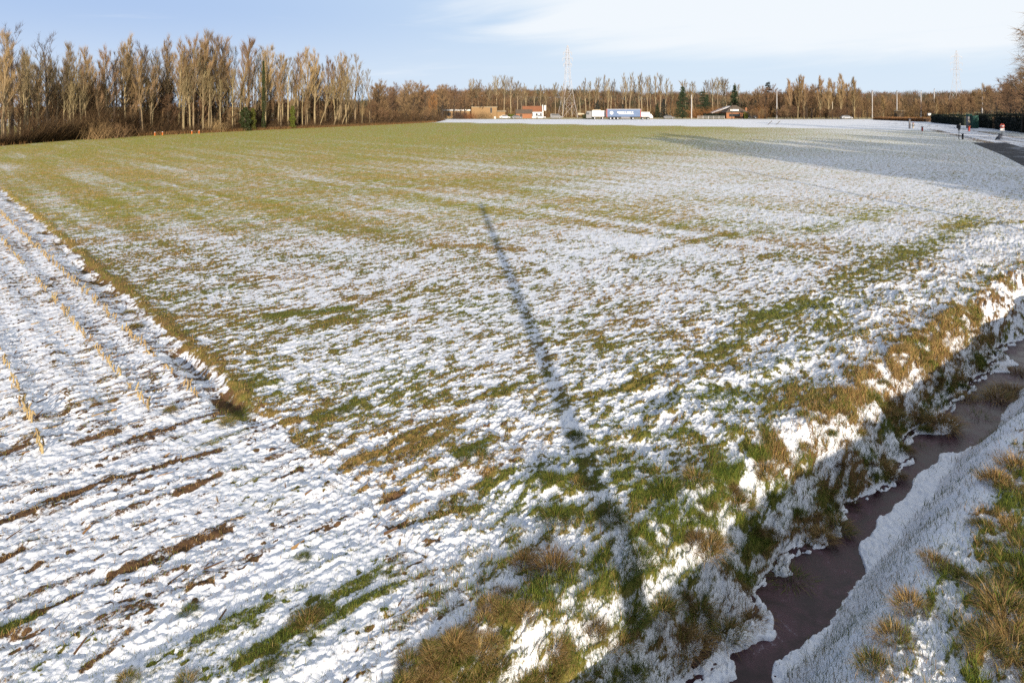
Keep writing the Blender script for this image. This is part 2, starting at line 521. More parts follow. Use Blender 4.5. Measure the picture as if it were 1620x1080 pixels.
    for (x0, y0, x1, y1, w, g) in CLODS:
        A, B = P(x0, y0), P(x1, y1)
        sel = (X > min(A[0], B[0]) - w * 4) & (X < max(A[0], B[0]) + w * 4) & (Y > min(A[1], B[1]) - w * 4) & (Y < max(A[1], B[1]) + w * 4)
        if sel.any():
            k = np.exp(-(seg_d(X[sel], Y[sel], A, B) / w) ** 2)
            cov[sel] -= .85 * k
            grn[sel] += (g - grn[sel]) * np.clip(k * 1.5, 0, 1)
            soil[sel] = np.maximum(soil[sel], np.clip(k * 1.5, 0, 1) * (g < .6))
    # trench along the field edge
    ev = ss(v, 8.6, 12)
    tr = ev * np.exp(-((u - (eu - .18)) / .19) ** 2) * np.clip(.42 + .95 * vn(v * 1.1, u * 0, 16), 0, 1.1)
    lip = ev * np.exp(-((u - (eu + .14)) / .16) ** 2)
    cov = cov - .75 * lip * (.45 + .6 * ss(vn(v * 1.1, v * 0, 17), -.5, .5)) * ss(v, 60, 20) - .75 * tr * ss(vn(v * 1.7, v * 0, 18), -.6, .2)
    grn = grn * (1 - .5 * lip) + lip * .1 * .5
    bank = ss(dv, le - .1, le + .1) * ss(dv, le + 1.15, le + .7)
    rbank = ss(dv, -1.5, -1.2) * ss(dv, -.2, -.5)
    rough = ss(v, 4.1, 4.7) * ss(v, 9.5, 6.0) * (1 - head)
    verge = ss(v, 2.5, 2.1)
    z = zd + .20 * ss(v, 3.1, 1.9)
    cov = cov * (1 - verge) + verge * (.72 - .55 * ss(X - .62 * Y, 0.0, 1.4) * ss(Y, 11, 8) + .06 * fbm(u / 1.2, v / .8, 25, 2))
    cov = cov * (1 - rbank) + rbank * (1.12 + .12 * fbm(u / .5, v / .2, 38, 2))
    cov = cov * (1 - bank) + bank * (.50 + .26 * fbm(u / .6, vs / .35, 46, 2))
    rim = ss(dv, le + .5, le + .75) * ss(dv, le + 1.4, le + 1.0)
    cov = cov * (1 - shelf) + 1.15 * shelf
    cov = cov - rim * (.07 + .24 * fbm(u / .45, v / .33, 48, 2) + .10 * ss(u, 11, 13.5))
    grn = np.where((u > 9.5) & (v > 3.9) & (v < 5.0), .12 + .3 * fbm(u / .5, v / .4, 26, 2), grn)
    grn = np.where((v < 7) & (u < 11) & (maize < .5), np.clip(grn + .28, 0, 1), grn)
    grn = np.where(v < 4.3, .55 + .4 * fbm(u / .5, v / .4, 26, 2), grn)
    lane = seg_d(X, Y, P(1372, 190), P(1470, 199))
    lane = np.minimum(lane, seg_d(X, Y, P(1470, 199), P(1560, 216)))
    lane = np.minimum(lane, seg_d(X, Y, P(1560, 216), P(1640, 232)))
    soil = np.maximum(soil, .75 * bank * (v > 3.6))
    soil = np.where((X > 45) & (Y > 70) & (lane < 4.5), .8, soil)
    grn = np.where((X > 45) & (Y > 70) & (lane < 4.5), .2, grn)
    # surface relief
    lod = ss(Ys, 60, 25)
    amp = .012 + .006 * rough + .020 * bank + .004 * verge - .006 * rbank
    zz = (1 - maize) * amp * tz + (1 - maize) * rough * .035 * fbm(u / .8, v / .7, 27, 2)
    calm = .30 + 1.0 * ss(vn(u / 1.1, v / .8, 39) + .5 * vn(u / .4, v / .3, 40), -.35, .75)
    zz = zz * (.55 + .6 * calm * (Ys < 40) + .6 * (Ys >= 40))
    zz = zz + maize * (-.03 * ev + head * calm * (.009 * hd + .012 * fbm(u / 2.4, v / .42, 28, 2) + .007 * fbm(u / .14, v / .12, 37, 3)) + (1 - head) * (.012 * lit * (1 - .8 * np.clip(tr, 0, 1)) + .02 * np.cos((u - 3.95) / .75 * 2 * PI)))
    zz = zz - .15 * tr * ss(v, 9.6, 12.5) + .03 * lip
    if fine:
        zz = zz + (1 - .85 * rbank) * ss(Ys, 24, 10) * (.008 * fbm(X / .07, Y / .07, 29, 2) + .006 * (1 - maize) * fbm(X / .035, Y / .035, 30, 1))
    z = z + zz * lod
    # beyond the green field: snowed stubble, track and verges
    fe = far_edge(X)
    beyond = ss(Y, fe - 1.5, fe + 1.5)
    cov = cov * (1 - beyond) + beyond * .97
    lw = 2.6
    whl = np.exp(-((lane - 1.0) / .45) ** 2) * (.6 + .5 * vn(X / 3, Y / 7, 49)) * ss(Y, 230, 150)
    inl = ss(lane, lw + .6, lw)
    rut = np.exp(-((lane - lw - .9) / .8) ** 2) * (.5 + .5 * vn(X / 4, Y / 9, 32))
    cov = np.where((X > 55) & (Y > 70), np.maximum(cov * (1 - inl), inl * .97) - .7 * rut * ss(Y, 250, 160) - .75 * whl, cov)
    road = ss(Y, 262, 268)
    cov = cov - road * .85
    grn = grn * (1 - road) + road * .25
    # the land rises towards the woods
    z = z + 13 * ss(Y, 330, 760) * ss(X, -.25 * Y, -.1 * Y) + 3 * vn(X / 150, Y / 300, 33) * ss(Y, 360, 600) * ss(X, -.25 * Y, -.1 * Y)
    farw = ss(Ys, 20, 34)
    return z, cov, un, np.clip(grn, 0, 1), np.clip(soil, 0, 1), farw


def ground_material():
    m = bpy.data.materials.new('snowy_field')
    m.use_nodes = True
    n, l = m.node_tree.nodes, m.node_tree.links
    b = n['Principled BSDF']
    A = lambda k: N(n, 'ShaderNodeAttribute', attribute_name=k).outputs['Fac']
    cov, un, grn, soil, farw = A('cov'), A('tuft'), A('green'), A('soil'), A('far')
    geo = N(n, 'ShaderNodeNewGeometry')
    pos = geo.outputs['Position']

    def noise(scale, det=3.0, rough=.6, stretch=None):
        t = N(n, 'ShaderNodeTexNoise', i_Scale=scale, i_Detail=det, i_Roughness=rough)
        if stretch:
            mp = N(n, 'ShaderNodeMapping')
            mp.inputs['Scale'].default_value = stretch
            l.new(pos, mp.inputs[0])
            l.new(mp.outputs[0], t.inputs['Vector'])
        else:
            l.new(pos, t.inputs['Vector'])
        return t.outputs[0]
    du = N(n, 'ShaderNodeVectorMath', operation='DOT_PRODUCT')
    dn = N(n, 'ShaderNodeVectorMath', operation='DOT_PRODUCT')
    for d_, w_ in ((du, DU), (dn, DN)):
        l.new(pos, d_.inputs[0])
        d_.inputs[1].default_value = (w_[0], w_[1], 0)
    cb = N(n, 'ShaderNodeCombineXYZ')
    l.new(MATH(n, l, 'MULTIPLY', du.outputs['Value'], 1.9), cb.inputs[0])
    l.new(MATH(n, l, 'MULTIPLY', dn.outputs['Value'], 5.0), cb.inputs[1])
    nft = N(n, 'ShaderNodeTexNoise', i_Scale=1.0, i_Detail=4.0, i_Roughness=0.68)
    l.new(cb.outputs[0], nft.inputs['Vector'])
    nf, nff = nft.outputs[0], noise(42.0, 2.0)
    nmid = noise(14.0, 3.0)
    farun = MATH(n, l, 'ADD', MATH(n, l, 'MULTIPLY', MATH(n, l, 'SUBTRACT', nf, .5), 4.0), .5)
    un2 = MATH(n, l, 'ADD', MATH(n, l, 'MULTIPLY', un, MATH(n, l, 'SUBTRACT', 1.0, farw)), MATH(n, l, 'MULTIPLY', farun, farw))
    s = MATH(n, l, 'SUBTRACT', cov, un2)
    fine = MATH(n, l, 'ADD', MATH(n, l, 'MULTIPLY', MATH(n, l, 'SUBTRACT', nff, .5), .85), MATH(n, l, 'MULTIPLY', MATH(n, l, 'SUBTRACT', nmid, .5), .95))
    s2 = MATH(n, l, 'ADD', s, fine)
    mask = RANGE(n, l, s2, -.24, .17)
    g2 = MATH(n, l, 'ADD', grn, MATH(n, l, 'MULTIPLY', MATH(n, l, 'SUBTRACT', noise(5.0, 3.0), .5), 1.2), True)
    veg = MIXC(n, l, g2, MIXC(n, l, farw, (0.23, 0.14, 0.045), (0.38, 0.245, 0.062)), MIXC(n, l, farw, (0.13, 0.13, 0.026), (0.30, 0.285, 0.036)))  # far tones lifted as if upright blades caught the low sun; near tones darker
    vb = RANGE(n, l, noise(60.0, 2.0), .3, .7, .55, 1.35, False)
    hs = N(n, 'ShaderNodeHueSaturation')
    l.new(veg, hs.inputs['Color'])
    l.new(vb, hs.inputs['Value'])
    sl_ = MIXC(n, l, noise(9.0, 4.0), (0.05, 0.026, 0.014), (0.15, 0.085, 0.042))
    sf = MATH(n, l, 'MULTIPLY', soil, RANGE(n, l, g2, .45, .7, 1.0, .15), True)
    bare = MIXC(n, l, sf, hs.outputs[0], sl_)
    snow = MIXC(n, l, noise(1.3, 2.0), (0.70, 0.715, 0.75), (0.83, 0.84, 0.86))
    l.new(MIXC(n, l, mask, bare, snow), b.inputs['Base Color'])
    l.new(RANGE(n, l, mask, 0, 1, .95, .62), b.inputs['Roughness'])
    b.inputs['Specular IOR Level'].default_value = .18
    hgt = MATH(n, l, 'ADD', MATH(n, l, 'MULTIPLY', nmid, .6), MATH(n, l, 'MULTIPLY', nff, .35))
    bp = N(n, 'ShaderNodeBump', i_Strength=.5, i_Distance=.03)
    l.new(hgt, bp.inputs['Height'])
    l.new(bp.outputs[0], b.inputs['Normal'])
    return m


M_ground = ground_material()


def grid_faces(nr, nc):
    i = np.arange(nr * nc).reshape(nr, nc)
    return np.stack([i[:-1, :-1], i[:-1, 1:], i[1:, 1:], i[1:, :-1]], -1).reshape(-1, 4)


def ground_mesh(name, X, Y):
    nr, nc = X.shape
    z, cov, un, grn, soil, farw = ground(X.ravel(), Y.ravel())
    me = mesh(name, np.c_[X.ravel(), Y.ravel(), z], grid_faces(nr, nc), M_ground,
              {'cov': cov, 'tuft': un, 'green': grn, 'soil': soil, 'far': farw})
    return me


yrow = 1 / np.linspace(1 / 4.6, 1 / 285, 900)
yrow = np.concatenate([yrow, np.geomspace(290, 4000, 45)])
q = np.linspace(-.86, .86, 1290)
q = np.concatenate([-np.geomspace(5, .885, 26), q, np.geomspace(.885, 5, 26)])
GX, GY = q[None, :] * yrow[:, None], np.broadcast_to(yrow[:, None], (len(yrow), len(q)))
tag(link('ground', ground_mesh('ground', GX, GY)), 'snowy grass field and maize stubble cut by a narrow ditch', None, None, 'structure')
# the ground under and behind the camera
bx = np.concatenate([-np.geomspace(200, 25, 30), np.linspace(-23, 23, 190), np.geomspace(25, 200, 30)])
by = np.concatenate([-np.geomspace(120, 12, 24), np.linspace(-11, 4.6, 70)])
BX, BY = np.meshgrid(bx, by)
tag(link('road_verge', ground_mesh('road_verge', BX, BY)), 'snowy road verge under the camera', None, None, 'structure')


def ice_material():
    m = bpy.data.materials.new('ditch_ice')
    m.use_nodes = True
    n, l = m.node_tree.nodes, m.node_tree.links
    b = n['Principled BSDF']
    pos = N(n, 'ShaderNodeNewGeometry').outputs['Position']
    a = N(n, 'ShaderNodeTexNoise', i_Scale=2.2, i_Detail=6.0, i_Roughness=.62, i_Distortion=1.2)
    l.new(pos, a.inputs['Vector'])
    f = N(n, 'ShaderNodeTexNoise', i_Scale=26.0, i_Detail=4.0, i_Roughness=.7)
    l.new(pos, f.inputs['Vector'])
    c = MIXC(n, l, RANGE(n, l, a.outputs[0], .35, .68), (0.022, 0.009, 0.012), (0.085, 0.043, 0.052))
    sp = RANGE(n, l, MATH(n, l, 'ADD', MATH(n, l, 'MULTIPLY', a.outputs[0], .7), MATH(n, l, 'MULTIPLY', f.outputs[0], .5)), .70, .80)
    c = MIXC(n, l, MATH(n, l, 'MULTIPLY', sp, .35), c, (.4, .38, .43))
    l.new(c, b.inputs['Base Color'])
    l.new(RANGE(n, l, a.outputs[0], .3, .7, .12, .45), b.inputs['Roughness'])
    b.inputs['Specular IOR Level'].default_value = .16
    bp = N(n, 'ShaderNodeBump', i_Strength=.25, i_Distance=.01)
    l.new(f.outputs[0], bp.inputs['Height'])
    l.new(bp.outputs[0], b.inputs['Normal'])
    return m


M_ice = ice_material()
uu = np.linspace(-12, 60, 300)
vv = np.linspace(2.75, 4.65, 12)
UU, VV = np.meshgrid(uu, vv, indexing='ij')
IX, IY = xy(UU, VV)
tag(link('water', mesh('water', np.c_[IX.ravel(), IY.ravel(), (np.full(IX.size, -.90))], grid_faces(300, 12), M_ice)),
    'frozen brown water in the ditch', None, None, 'structure')

# asphalt lane
M_asphalt = mat('worn_asphalt', (0.045, 0.045, 0.05), 0.85, 0.3, 1.5, spec=.15)
an, al = M_asphalt.node_tree.nodes, M_asphalt.node_tree.links
ab = an['Principled BSDF']
asrc = ab.inputs['Base Color'].links[0].from_socket
amp_ = N(an, 'ShaderNodeMapping')
amp_.inputs['Scale'].default_value = (.35, .12, 1)
al.new(N(an, 'ShaderNodeNewGeometry').outputs['Position'], amp_.inputs[0])
ano = N(an, 'ShaderNodeTexNoise', i_Scale=1.0, i_Detail=6.0, i_Roughness=.65)
al.new(amp_.outputs[0], ano.inputs['Vector'])
al.new(MIXC(an, al, RANGE(an, al, ano.outputs[0], .52, .70, 0, .75), asrc, (.6, .62, .66)), ab.inputs['Base Color'])
lft = [P(*p) for p in ((1538, 226), (1585, 245), (1618, 262), (1700, 305))]
rgt = [P(*p) for p in ((1592, 226), (1640, 240), (1720, 262), (1820, 305))]
lm = MB()
lm.add([(x, y, .02) for x, y in lft + rgt], [(k, k + 4, k + 5, k + 1) for k in range(3)])
tag(lm.build('asphalt_lane', M_asphalt), 'dark asphalt lane beside the field', None, None, 'structure')

# ------------------------------------------------------------------ grass blades
TAN = np.array([(.36, .23, .085), (.30, .175, .06), (.24, .14, .05), (.40, .28, .12)])
GRN = np.array([(.090, .130, .014), (.125, .150, .018), (.055, .095, .014), (.17, .175, .028)])


def blade_cols(n, g):
    k = rng.uniform(size=n) < g
    c = np.where(k[:, None], GRN[rng.integers(0, 4, n)], TAN[rng.integers(0, 4, n)])
    return c * rng.uniform(.65, 1.2, (n, 1))


def blades(mb, p, length, width, lean, col, az=None):
    """curved grass blades: a quad and a tip triangle"""
    n = len(p)
    az = rng.uniform(0, 2 * PI, n) if az is None else az
    d = np.c_[np.cos(az), np.sin(az), np.zeros(n)]
    s = np.c_[-np.sin(az), np.cos(az), np.zeros(n)]
    tw = rng.uniform(0, 2 * PI, n)
    s = np.c_[np.cos(tw), np.sin(tw), np.zeros(n)] * .6 + s * .4
    L, w, ln = length[:, None], width[:, None], lean[:, None]
    up = np.array([[0, 0, 1.]])
    mid = p + L * .55 * (up * np.cos(ln * .6) + d * np.sin(ln * .6))
    tip = mid + L * .45 * (up * np.cos(ln * 1.5) + d * np.sin(ln * 1.5))
    v = np.stack([p - s * w, p + s * w, mid + s * w * .7, mid - s * w * .7, tip], 1).reshape(-1, 3)
    i = np.arange(n)[:, None] * 5
    mb.add(v, i + np.array([[0, 1, 2, 3]]), i + np.array([[3, 2, 4]]), np.repeat(col, 5, 0))


def scatter(n, y0, y1, e, qm=.84):
    """points whose number falls off with distance"""
    t = rng.uniform(size=n)
    a, b = y0 ** -e, y1 ** -e
    Y = (a + (b - a) * t) ** (-1 / e)
    return rng.uniform(-qm, qm, n) * Y, Y


gb = MB()
X, Y = scatter(900000, 4.9, 52, .62)
ub = rng.uniform(4.8, 20.5, 110000)
vb = rng.uniform(3.9, 5.0, 110000)
X, Y = np.r_[X, xy(ub, vb)[0]], np.r_[Y, xy(ub, vb)[1]]
z, cov, un, grn, soil, farw = ground(X, Y)
u_, v_ = uv(X, Y)
s_ = cov - un + rng.normal(0, .05, len(X))
keep = (s_ < -.06) & (z > -.88) & ((rng.uniform(size=len(X)) > soil * .75 * (grn < .5)) | ((v_ > 3.8) & (v_ < 5) & (u_ > 4.5) & (rng.uniform(size=len(X)) < .8)))
k2 = (~keep) & (z > -.86) & (rng.uniform(size=len(X)) < .08 + .05 * ((v_ > 1.8) & (v_ < 3.3)) + .30 * ((v_ > 3.9) & (v_ < 4.7)))
for kk, far_l in ((keep, 1.0), (k2, .9)):
    n = int(kk.sum())
    Yk = Y[kk]
    nearbank = ss(v_[kk], 7.5, 5.0) * (u_[kk] > 4)
    L = rng.uniform(.035, .09, n) * (1 + .9 * nearbank) * far_l * (1 + .35 * ss(Yk, 12, 30))
    Wd = rng.uniform(.0016, .0030, n) * np.clip(Yk / 8, 1, 4.5)
    g = np.clip(grn[kk] + .15, 0, 1)
    col = blade_cols(n, g)
    if far_l < 1:
        col = col * .7
    p = np.c_[X[kk], Y[kk], z[kk] - .008]
    blades(gb, p, L, Wd, rng.uniform(.3, 1.25, n), col)
X, Y = scatter(420000, 46, 125, .9, .80)
X, Y = X[Y < far_edge(X) - 2], Y[Y < far_edge(X) - 2]
z, cov, un, grn, soil, farw = ground(X, Y, False)
u_, v_ = uv(X, Y)
kk = (rng.uniform(size=len(X)) > cov * 1.05) & (u_ > edge_u(v_))
n = int(kk.sum())
blades(gb, np.c_[X[kk], Y[kk], z[kk] - .01], rng.uniform(.05, .12, n), rng.uniform(.004, .007, n) * Y[kk] / 60, rng.uniform(.2, 1.0, n), blade_cols(n, np.clip(grn[kk] * .9, 0, 1)) * 1.15)
tag(gb.build('grass', M_attr), 'short winter grass poking through the snow', None, None, 'stuff')

# maize litter: straw pieces lying on the snow of the stubble
lb = MB()
n = 8000
uu, vv = rng.uniform(-16, 4.4, n), 5.6 + rng.uniform(0, 1, n) ** 1.3 * 34
keep = (vv > 11.5) | (rng.uniform(size=n) < .16)
uu, vv = uu[keep], vv[keep]
X, Y = xy(uu, vv)
ok = (np.abs(X) < .84 * Y) & (Y > 5)
X, Y = X[ok], Y[ok]
n = len(X)
z = ground(X, Y)[0]
az = math.atan2(DU[1], DU[0]) + rng.normal(0, .45, n)
L = rng.uniform(.05, .22, n)
d = np.c_[np.cos(az), np.sin(az), rng.uniform(-.05, .3, n)]
s = np.c_[-np.sin(az), np.cos(az), rng.normal(0, .6, n)] * rng.uniform(.004, .012, (n, 1)) * np.clip(Y / 14, 1, 2)[:, None]
c0_ = np.c_[X, Y, z + .012]
v = np.stack([c0_ - s, c0_ + s, c0_ + d * L[:, None] + s * .6, c0_ + d * L[:, None] - s * .6], 1).reshape(-1, 3)
cc = np.array([(.30, .18, .07), (.18, .10, .04), (.10, .055, .026), (.38, .26, .12)])[rng.integers(0, 4, n)] * rng.uniform(.7, 1.15, (n, 1))
lb.add(v, np.arange(n)[:, None] * 4 + np.array([[0, 1, 2, 3]]), (), np.repeat(cc, 4, 0))
tag(lb.build('maize_litter', M_attr), 'broken maize straw scattered over the snowy stubble', None, None, 'stuff')

# maize stubs, one object each
stub_meshes = []
for k in range(10):
    m = MB()
    h = rng.uniform(.11, .19)
    r = rng.uniform(.009, .014)
    m.tube([(0, 0, -.04), (.004, 0, h * .5), (rng.normal(0, .012), rng.normal(0, .012), h)], [r * 1.25, r, r * .95], 7)
    for j in range(rng.integers(1, 4)):            # frayed leaf sheaths
        a = rng.uniform(0, 2 * PI)
        z0 = h * rng.uniform(.25, .8)
        dx, dy = math.cos(a), math.sin(a)
        m.add([(dx * r - dy * r, dy * r + dx * r, z0), (dx * r + dy * r, dy * r - dx * r, z0),
               (dx * r * 4.5, dy * r * 4.5, z0 - h * rng.uniform(.1, .4)), (dx * r * 2, dy * r * 2, z0 + .03)], [(0, 1, 2, 3)])
    stub_meshes.append(m.data('maize_stub', M_straw))
stubs = []
for (u0, segs, sp) in ((3.95, [(12.3, 14.2), (15.0, 17.2), (18.2, 46)], .125), (3.2, [(12.4, 16.4), (17.0, 21.5), (22.2, 24), (26.5, 40)], .12), (1.7, [(11.9, 16.8), (17.5, 19)], .12)):
    for (a, b) in segs:
        v = a
        while v < b:
            stubs.append((u0 + random.gauss(0, .025), v))
            v += sp * random.uniform(.6, 1.5) * (1 if v < 22 else 1.3)
            if random.random() < .07:
                v += random.uniform(.2, .6)
stubs = sorted(stubs, key=lambda s: s[1])
far_stubs, stubs = stubs[300:], stubs[:300]
sx_, sy_ = xy(np.array([s[0] for s in stubs]), np.array([s[1] for s in stubs]))
sz_ = ground(sx_, sy_)[0]
for x, y, z in zip(sx_, sy_, sz_):
    o = link('maize_stub', random.choice(stub_meshes), None, (x, y, z))
    o.rotation_euler = (random.gauss(0, .22), random.gauss(0, .22), random.uniform(0, 6.3))
    o.scale = (1.15, 1.15, random.uniform(.55, 1.2))
    tag(o, 'cut straw coloured maize stub standing in a row in the snow', 'maize stub', 'maize stubs in rows')

fs = MB()
fx, fy = xy(np.array([s[0] for s in far_stubs]), np.array([s[1] for s in far_stubs]))
for x, y, z in zip(fx, fy, ground(fx, fy)[0]):
    fs.tube([(x, y, z - .03), (x + random.gauss(0, .02), y + random.gauss(0, .02), z + random.uniform(.09, .2))], .015, 5)
tag(fs.build('maize_stubble', M_straw), 'distant rows of maize stubs merging into pale lines', None, None, 'stuff')


# grass tussocks
def tussock_mesh(r, h, green, n, droop=1.0, dark=1.0):
    m = MB()
    rr = r * np.sqrt(rng.uniform(0, 1, n)) * .62
    a = rng.uniform(0, 2 * PI, n)
    bump = 1 + .25 * np.sin(a * 3 + rng.uniform(0, 6))
    p = np.c_[rr * np.cos(a) * bump, rr * np.sin(a) * bump, -.03 + .35 * h * (1 - (rr / r / .62) ** 2)]
    lean = np.clip(.25 + 1.0 * rr / (r * .62) * droop + rng.normal(0, .25, n), 0, 1.5)
    blades(m, p, rng.uniform(.45, 1.05, n) * h * 1.15, rng.uniform(.0018, .0034, n), lean, blade_cols(n, np.full(n, green)) * dark, a + rng.normal(0, .5, n))
    return m.data('grass_tussock', M_attr)


TUS = {}
for kind, (g, dk) in {'tan': (.12, 1.0), 'mixed': (.5, .9), 'green': (.88, .85), 'brown': (.05, .55)}.items():
    TUS[kind] = [tussock_mesh(.26, rng.uniform(.2, .28), g, 900, 1.0, dk) for _ in range(3)]
TLAB = {'tan': ('straw coloured tussock of dead grass on the ditch bank in snow', 'straw coloured grass tussocks by the ditch'),
        'mixed': ('half green half straw coloured grass tussock by the ditch in snow', 'mixed grass tussocks by the ditch'),
        'green': ('low fresh green grass tussock standing out of the snow', 'green grass tussocks in the snow'),
        'brown': ('withered brown grass tussock on the rough ditch edge', 'withered brown grass tussocks by the ditch')}
TPOS = [  # photo pixels of the foot, radius in pixels, kind
    (1085, 905, 55, 'tan'), (1150, 880, 45, 'mixed'), (1045, 905, 40, 'mixed'), (1185, 855, 45, 'tan'), (1120, 830, 40, 'tan'), (1105, 870, 40, 'mixed'), (1000, 930, 40, 'green'), (1010, 880, 40, 'green'),
    (965, 820, 38, 'green'), (880, 818, 36, 'green'), (870, 775, 25, 'green'), (915, 770, 22, 'mixed'), (1050, 775, 38, 'green'), (1100, 765, 34, 'mixed'), (1165, 765, 40, 'mixed'), (1250, 800, 48, 'green'),
    (1320, 735, 40, 'mixed'), (1340, 700, 30, 'green'), (1210, 730, 34, 'tan'), (1210, 690, 22, 'mixed'), (1300, 750, 30, 'tan'), (1490, 600, 40, 'tan'), (1545, 585, 44, 'green'), (1580, 560, 44, 'tan'),
    (1530, 560, 34, 'tan'), (1610, 525, 36, 'tan'), (1600, 550, 38, 'tan'), (1400, 610, 26, 'tan'), (1420, 600, 24, 'mixed'), (1395, 660, 28, 'tan'), (1410, 665, 30, 'brown'), (1460, 625, 24, 'green'),
    (980, 1010, 50, 'brown'), (940, 965, 34, 'brown'), (875, 905, 46, 'brown'), (830, 890, 36, 'brown'), (825, 985, 34, 'tan'), (985, 960, 34, 'mixed'), (1000, 975, 30, 'green'),
    (1415, 1035, 45, 'tan'), (1440, 985, 42, 'tan'), (1480, 915, 34, 'tan'), (1510, 935, 30, 'mixed'), (1555, 855, 28, 'mixed'), (1525, 945, 24, 'mixed'), (1610, 760, 40, 'tan'), (1575, 780, 36, 'tan'), (1600, 800, 30, 'mixed'),
    (1380, 1080, 40, 'mixed'), (1585, 1000, 60, 'mixed'), (1610, 950, 55, 'green'), (1600, 1060, 60, 'tan'), (1560, 1060, 50, 'mixed'), (1615, 900, 40, 'mixed'), (1560, 890, 24, 'mixed'),
    (485, 985, 34, 'mixed'), (300, 965, 22, 'green'), (480, 880, 18, 'green'), (760, 715, 20, 'green'), (735, 725, 18, 'green'), (910, 690, 20, 'green'), (1020, 745, 12, 'green'), (545, 650, 18, 'green'),
    (200, 1075, 26, 'mixed'), (295, 1078, 28, 'mixed'), (425, 1060, 22, 'green'), (215, 515, 16, 'mixed'), (205, 490, 14, 'mixed'), (360, 668, 20, 'mixed'), (270, 648, 16, 'mixed')]
tp = [(P(px, py), r, k) for px, py, r, k in TPOS]
# clumps along the mound in front and the shaded bank
for _ in range(64):
    t = random.random()
    px, py = 660 + 320 * t + random.gauss(0, 18), 1100 - 78 * random.random() - 34 * max(0, 1 - abs(t - .6) * 2)
    tp.append((P(px, py), random.uniform(27, 42), random.choice(('tan', 'mixed', 'mixed', 'green', 'tan'))))
for t in np.linspace(0, 1, 13):
    tp.append((P(640 + 165 * t + random.gauss(0, 8), 1078 - 120 * t + random.gauss(0, 8)), random.uniform(24, 36), 'tan'))
for _ in range(18):
    u0 = random.uniform(12, 20)
    x, y = xy(u0, random.uniform(4.7, 5.1))
    tp.append(((x, y), random.uniform(.13, .24) * F / y, random.choice(('tan', 'tan', 'mixed'))))
for _ in range(64):
    u0 = random.uniform(5.8, 20)
    x, y = xy(u0, random.uniform(4.0, 4.8))
    tp.append(((x, y), random.uniform(.10, .2) * F / y, random.choice(('brown', 'brown', 'green', 'mixed'))))
px_ = np.array([t[0][0] for t in tp])
py_ = np.array([t[0][1] for t in tp])
pz_ = ground(px_, py_)[0]
for (pos, r, kind), z in zip(tp, pz_):
    o = link('grass_tussock', random.choice(TUS[kind]), None, (pos[0], pos[1], z))
    s = r / F * pos[1] / .26 * .88
    o.scale = (s, s, s * random.uniform(.48, .75))
    o.rotation_euler = (random.gauss(0, .08), random.gauss(0, .08), random.uniform(0, 6.3))
    tag(o, TLAB[kind][0], 'grass tussock', TLAB[kind][1])


# ------------------------------------------------------------------ trees
def branchy(h, r0, clear, n1, ang, l1, n2, n3, l2, l3, tr, top=1.0, lean=.0, wob=.012, rnd=1.0, asc=0.0, upcurl=.35, droop=0.0, fork=0):
    """a bare tree: trunk with limbs, and a crown of twigs"""
    T, Cn = MB(), MB()
    k = 9
    t = np.linspace(0, 1, k)
    wx, wy = np.cumsum(rng.normal(0, wob * h, k)) * t, np.cumsum(rng.normal(0, wob * h, k)) * t
    trunk = np.c_[wx + lean * h * t, wy, t * h * top]
    trunk[0, 2] = -.3
    T.tube(trunk, r0 * (1 - t) ** .8 + .018, 7)
    b2s, t2s = [], []
    for i in range(n1):
        f = clear + (1 - clear) * ((i + rng.uniform(.1, .9)) / n1)
        f = min(f, .985)
        base = np.array([np.interp(f, t, trunk[:, j]) for j in range(3)])
        az = i * 2.4 + rng.uniform(-.6, .6)
        el = ang + rng.normal(0, .12)
        L = l1 * h * (1.05 - .60 * ((f - clear) / (1 - clear))) * rng.uniform(.7, 1.15)
        d = np.array([math.cos(az) * math.sin(el), math.sin(az) * math.sin(el), math.cos(el)])
        p1 = base + d * L * .45
        d2 = d + np.array([rng.normal(0, .15), rng.normal(0, .15), upcurl])
        d2 /= np.linalg.norm(d2)
        p2 = p1 + d2 * L * .55
        rb = (r0 * (1 - f) ** .8 + .018) * .55
        T.tube([base, p1, p2], [rb, rb * .6, .012], 4, False)
        g = rng.uniform(.15, 1, n2)[:, None]
        bb = np.where(g < .45, base + (p1 - base) * g / .45, p1 + (p2 - p1) * (g - .45) / .55)
        dd = rng.normal(0, .62 * rnd, (n2, 3)) + np.where(g < .45, d, d2) * 1.0 + np.array([[0, 0, .45 + asc - droop]])
        dd /= np.linalg.norm(dd, axis=1)[:, None]
        ll = (l2 * L * rng.uniform(.5, 1.15, n2) * (1.15 - .5 * g[:, 0]))[:, None]
        b2s.append(bb)
        t2s.append(bb + dd * ll)
    b2, t2 = np.concatenate(b2s), np.concatenate(t2s)
    Cn.spikes(b2, t2, tr * 1.7)
    m = len(b2)
    g = rng.uniform(.12, 1, (m, n3, 1))
    b3 = b2[:, None] + (t2 - b2)[:, None] * g
    d3 = (t2 - b2)[:, None] / (np.linalg.norm(t2 - b2, axis=1)[:, None, None] + 1e-9)
    d3 = d3 * .9 + rng.normal(0, .6 * rnd, (m, n3, 3)) + np.array([0, 0, .35 + asc - 1.6 * droop])
    d3 /= np.linalg.norm(d3, axis=2)[:, :, None]
    t3 = b3 + d3 * (l3 * rng.uniform(.5, 1.2, (m, n3, 1)))
    Cn.spikes(b3.reshape(-1, 3), t3.reshape(-1, 3), tr)
    return T, Cn


def variants(n, f, mt, mc):
    out = []
    for _ in range(n):
        T, Cn = f()
        out.append((T.data('trunk', mt, True), Cn.data('crown', mc)))
    return out


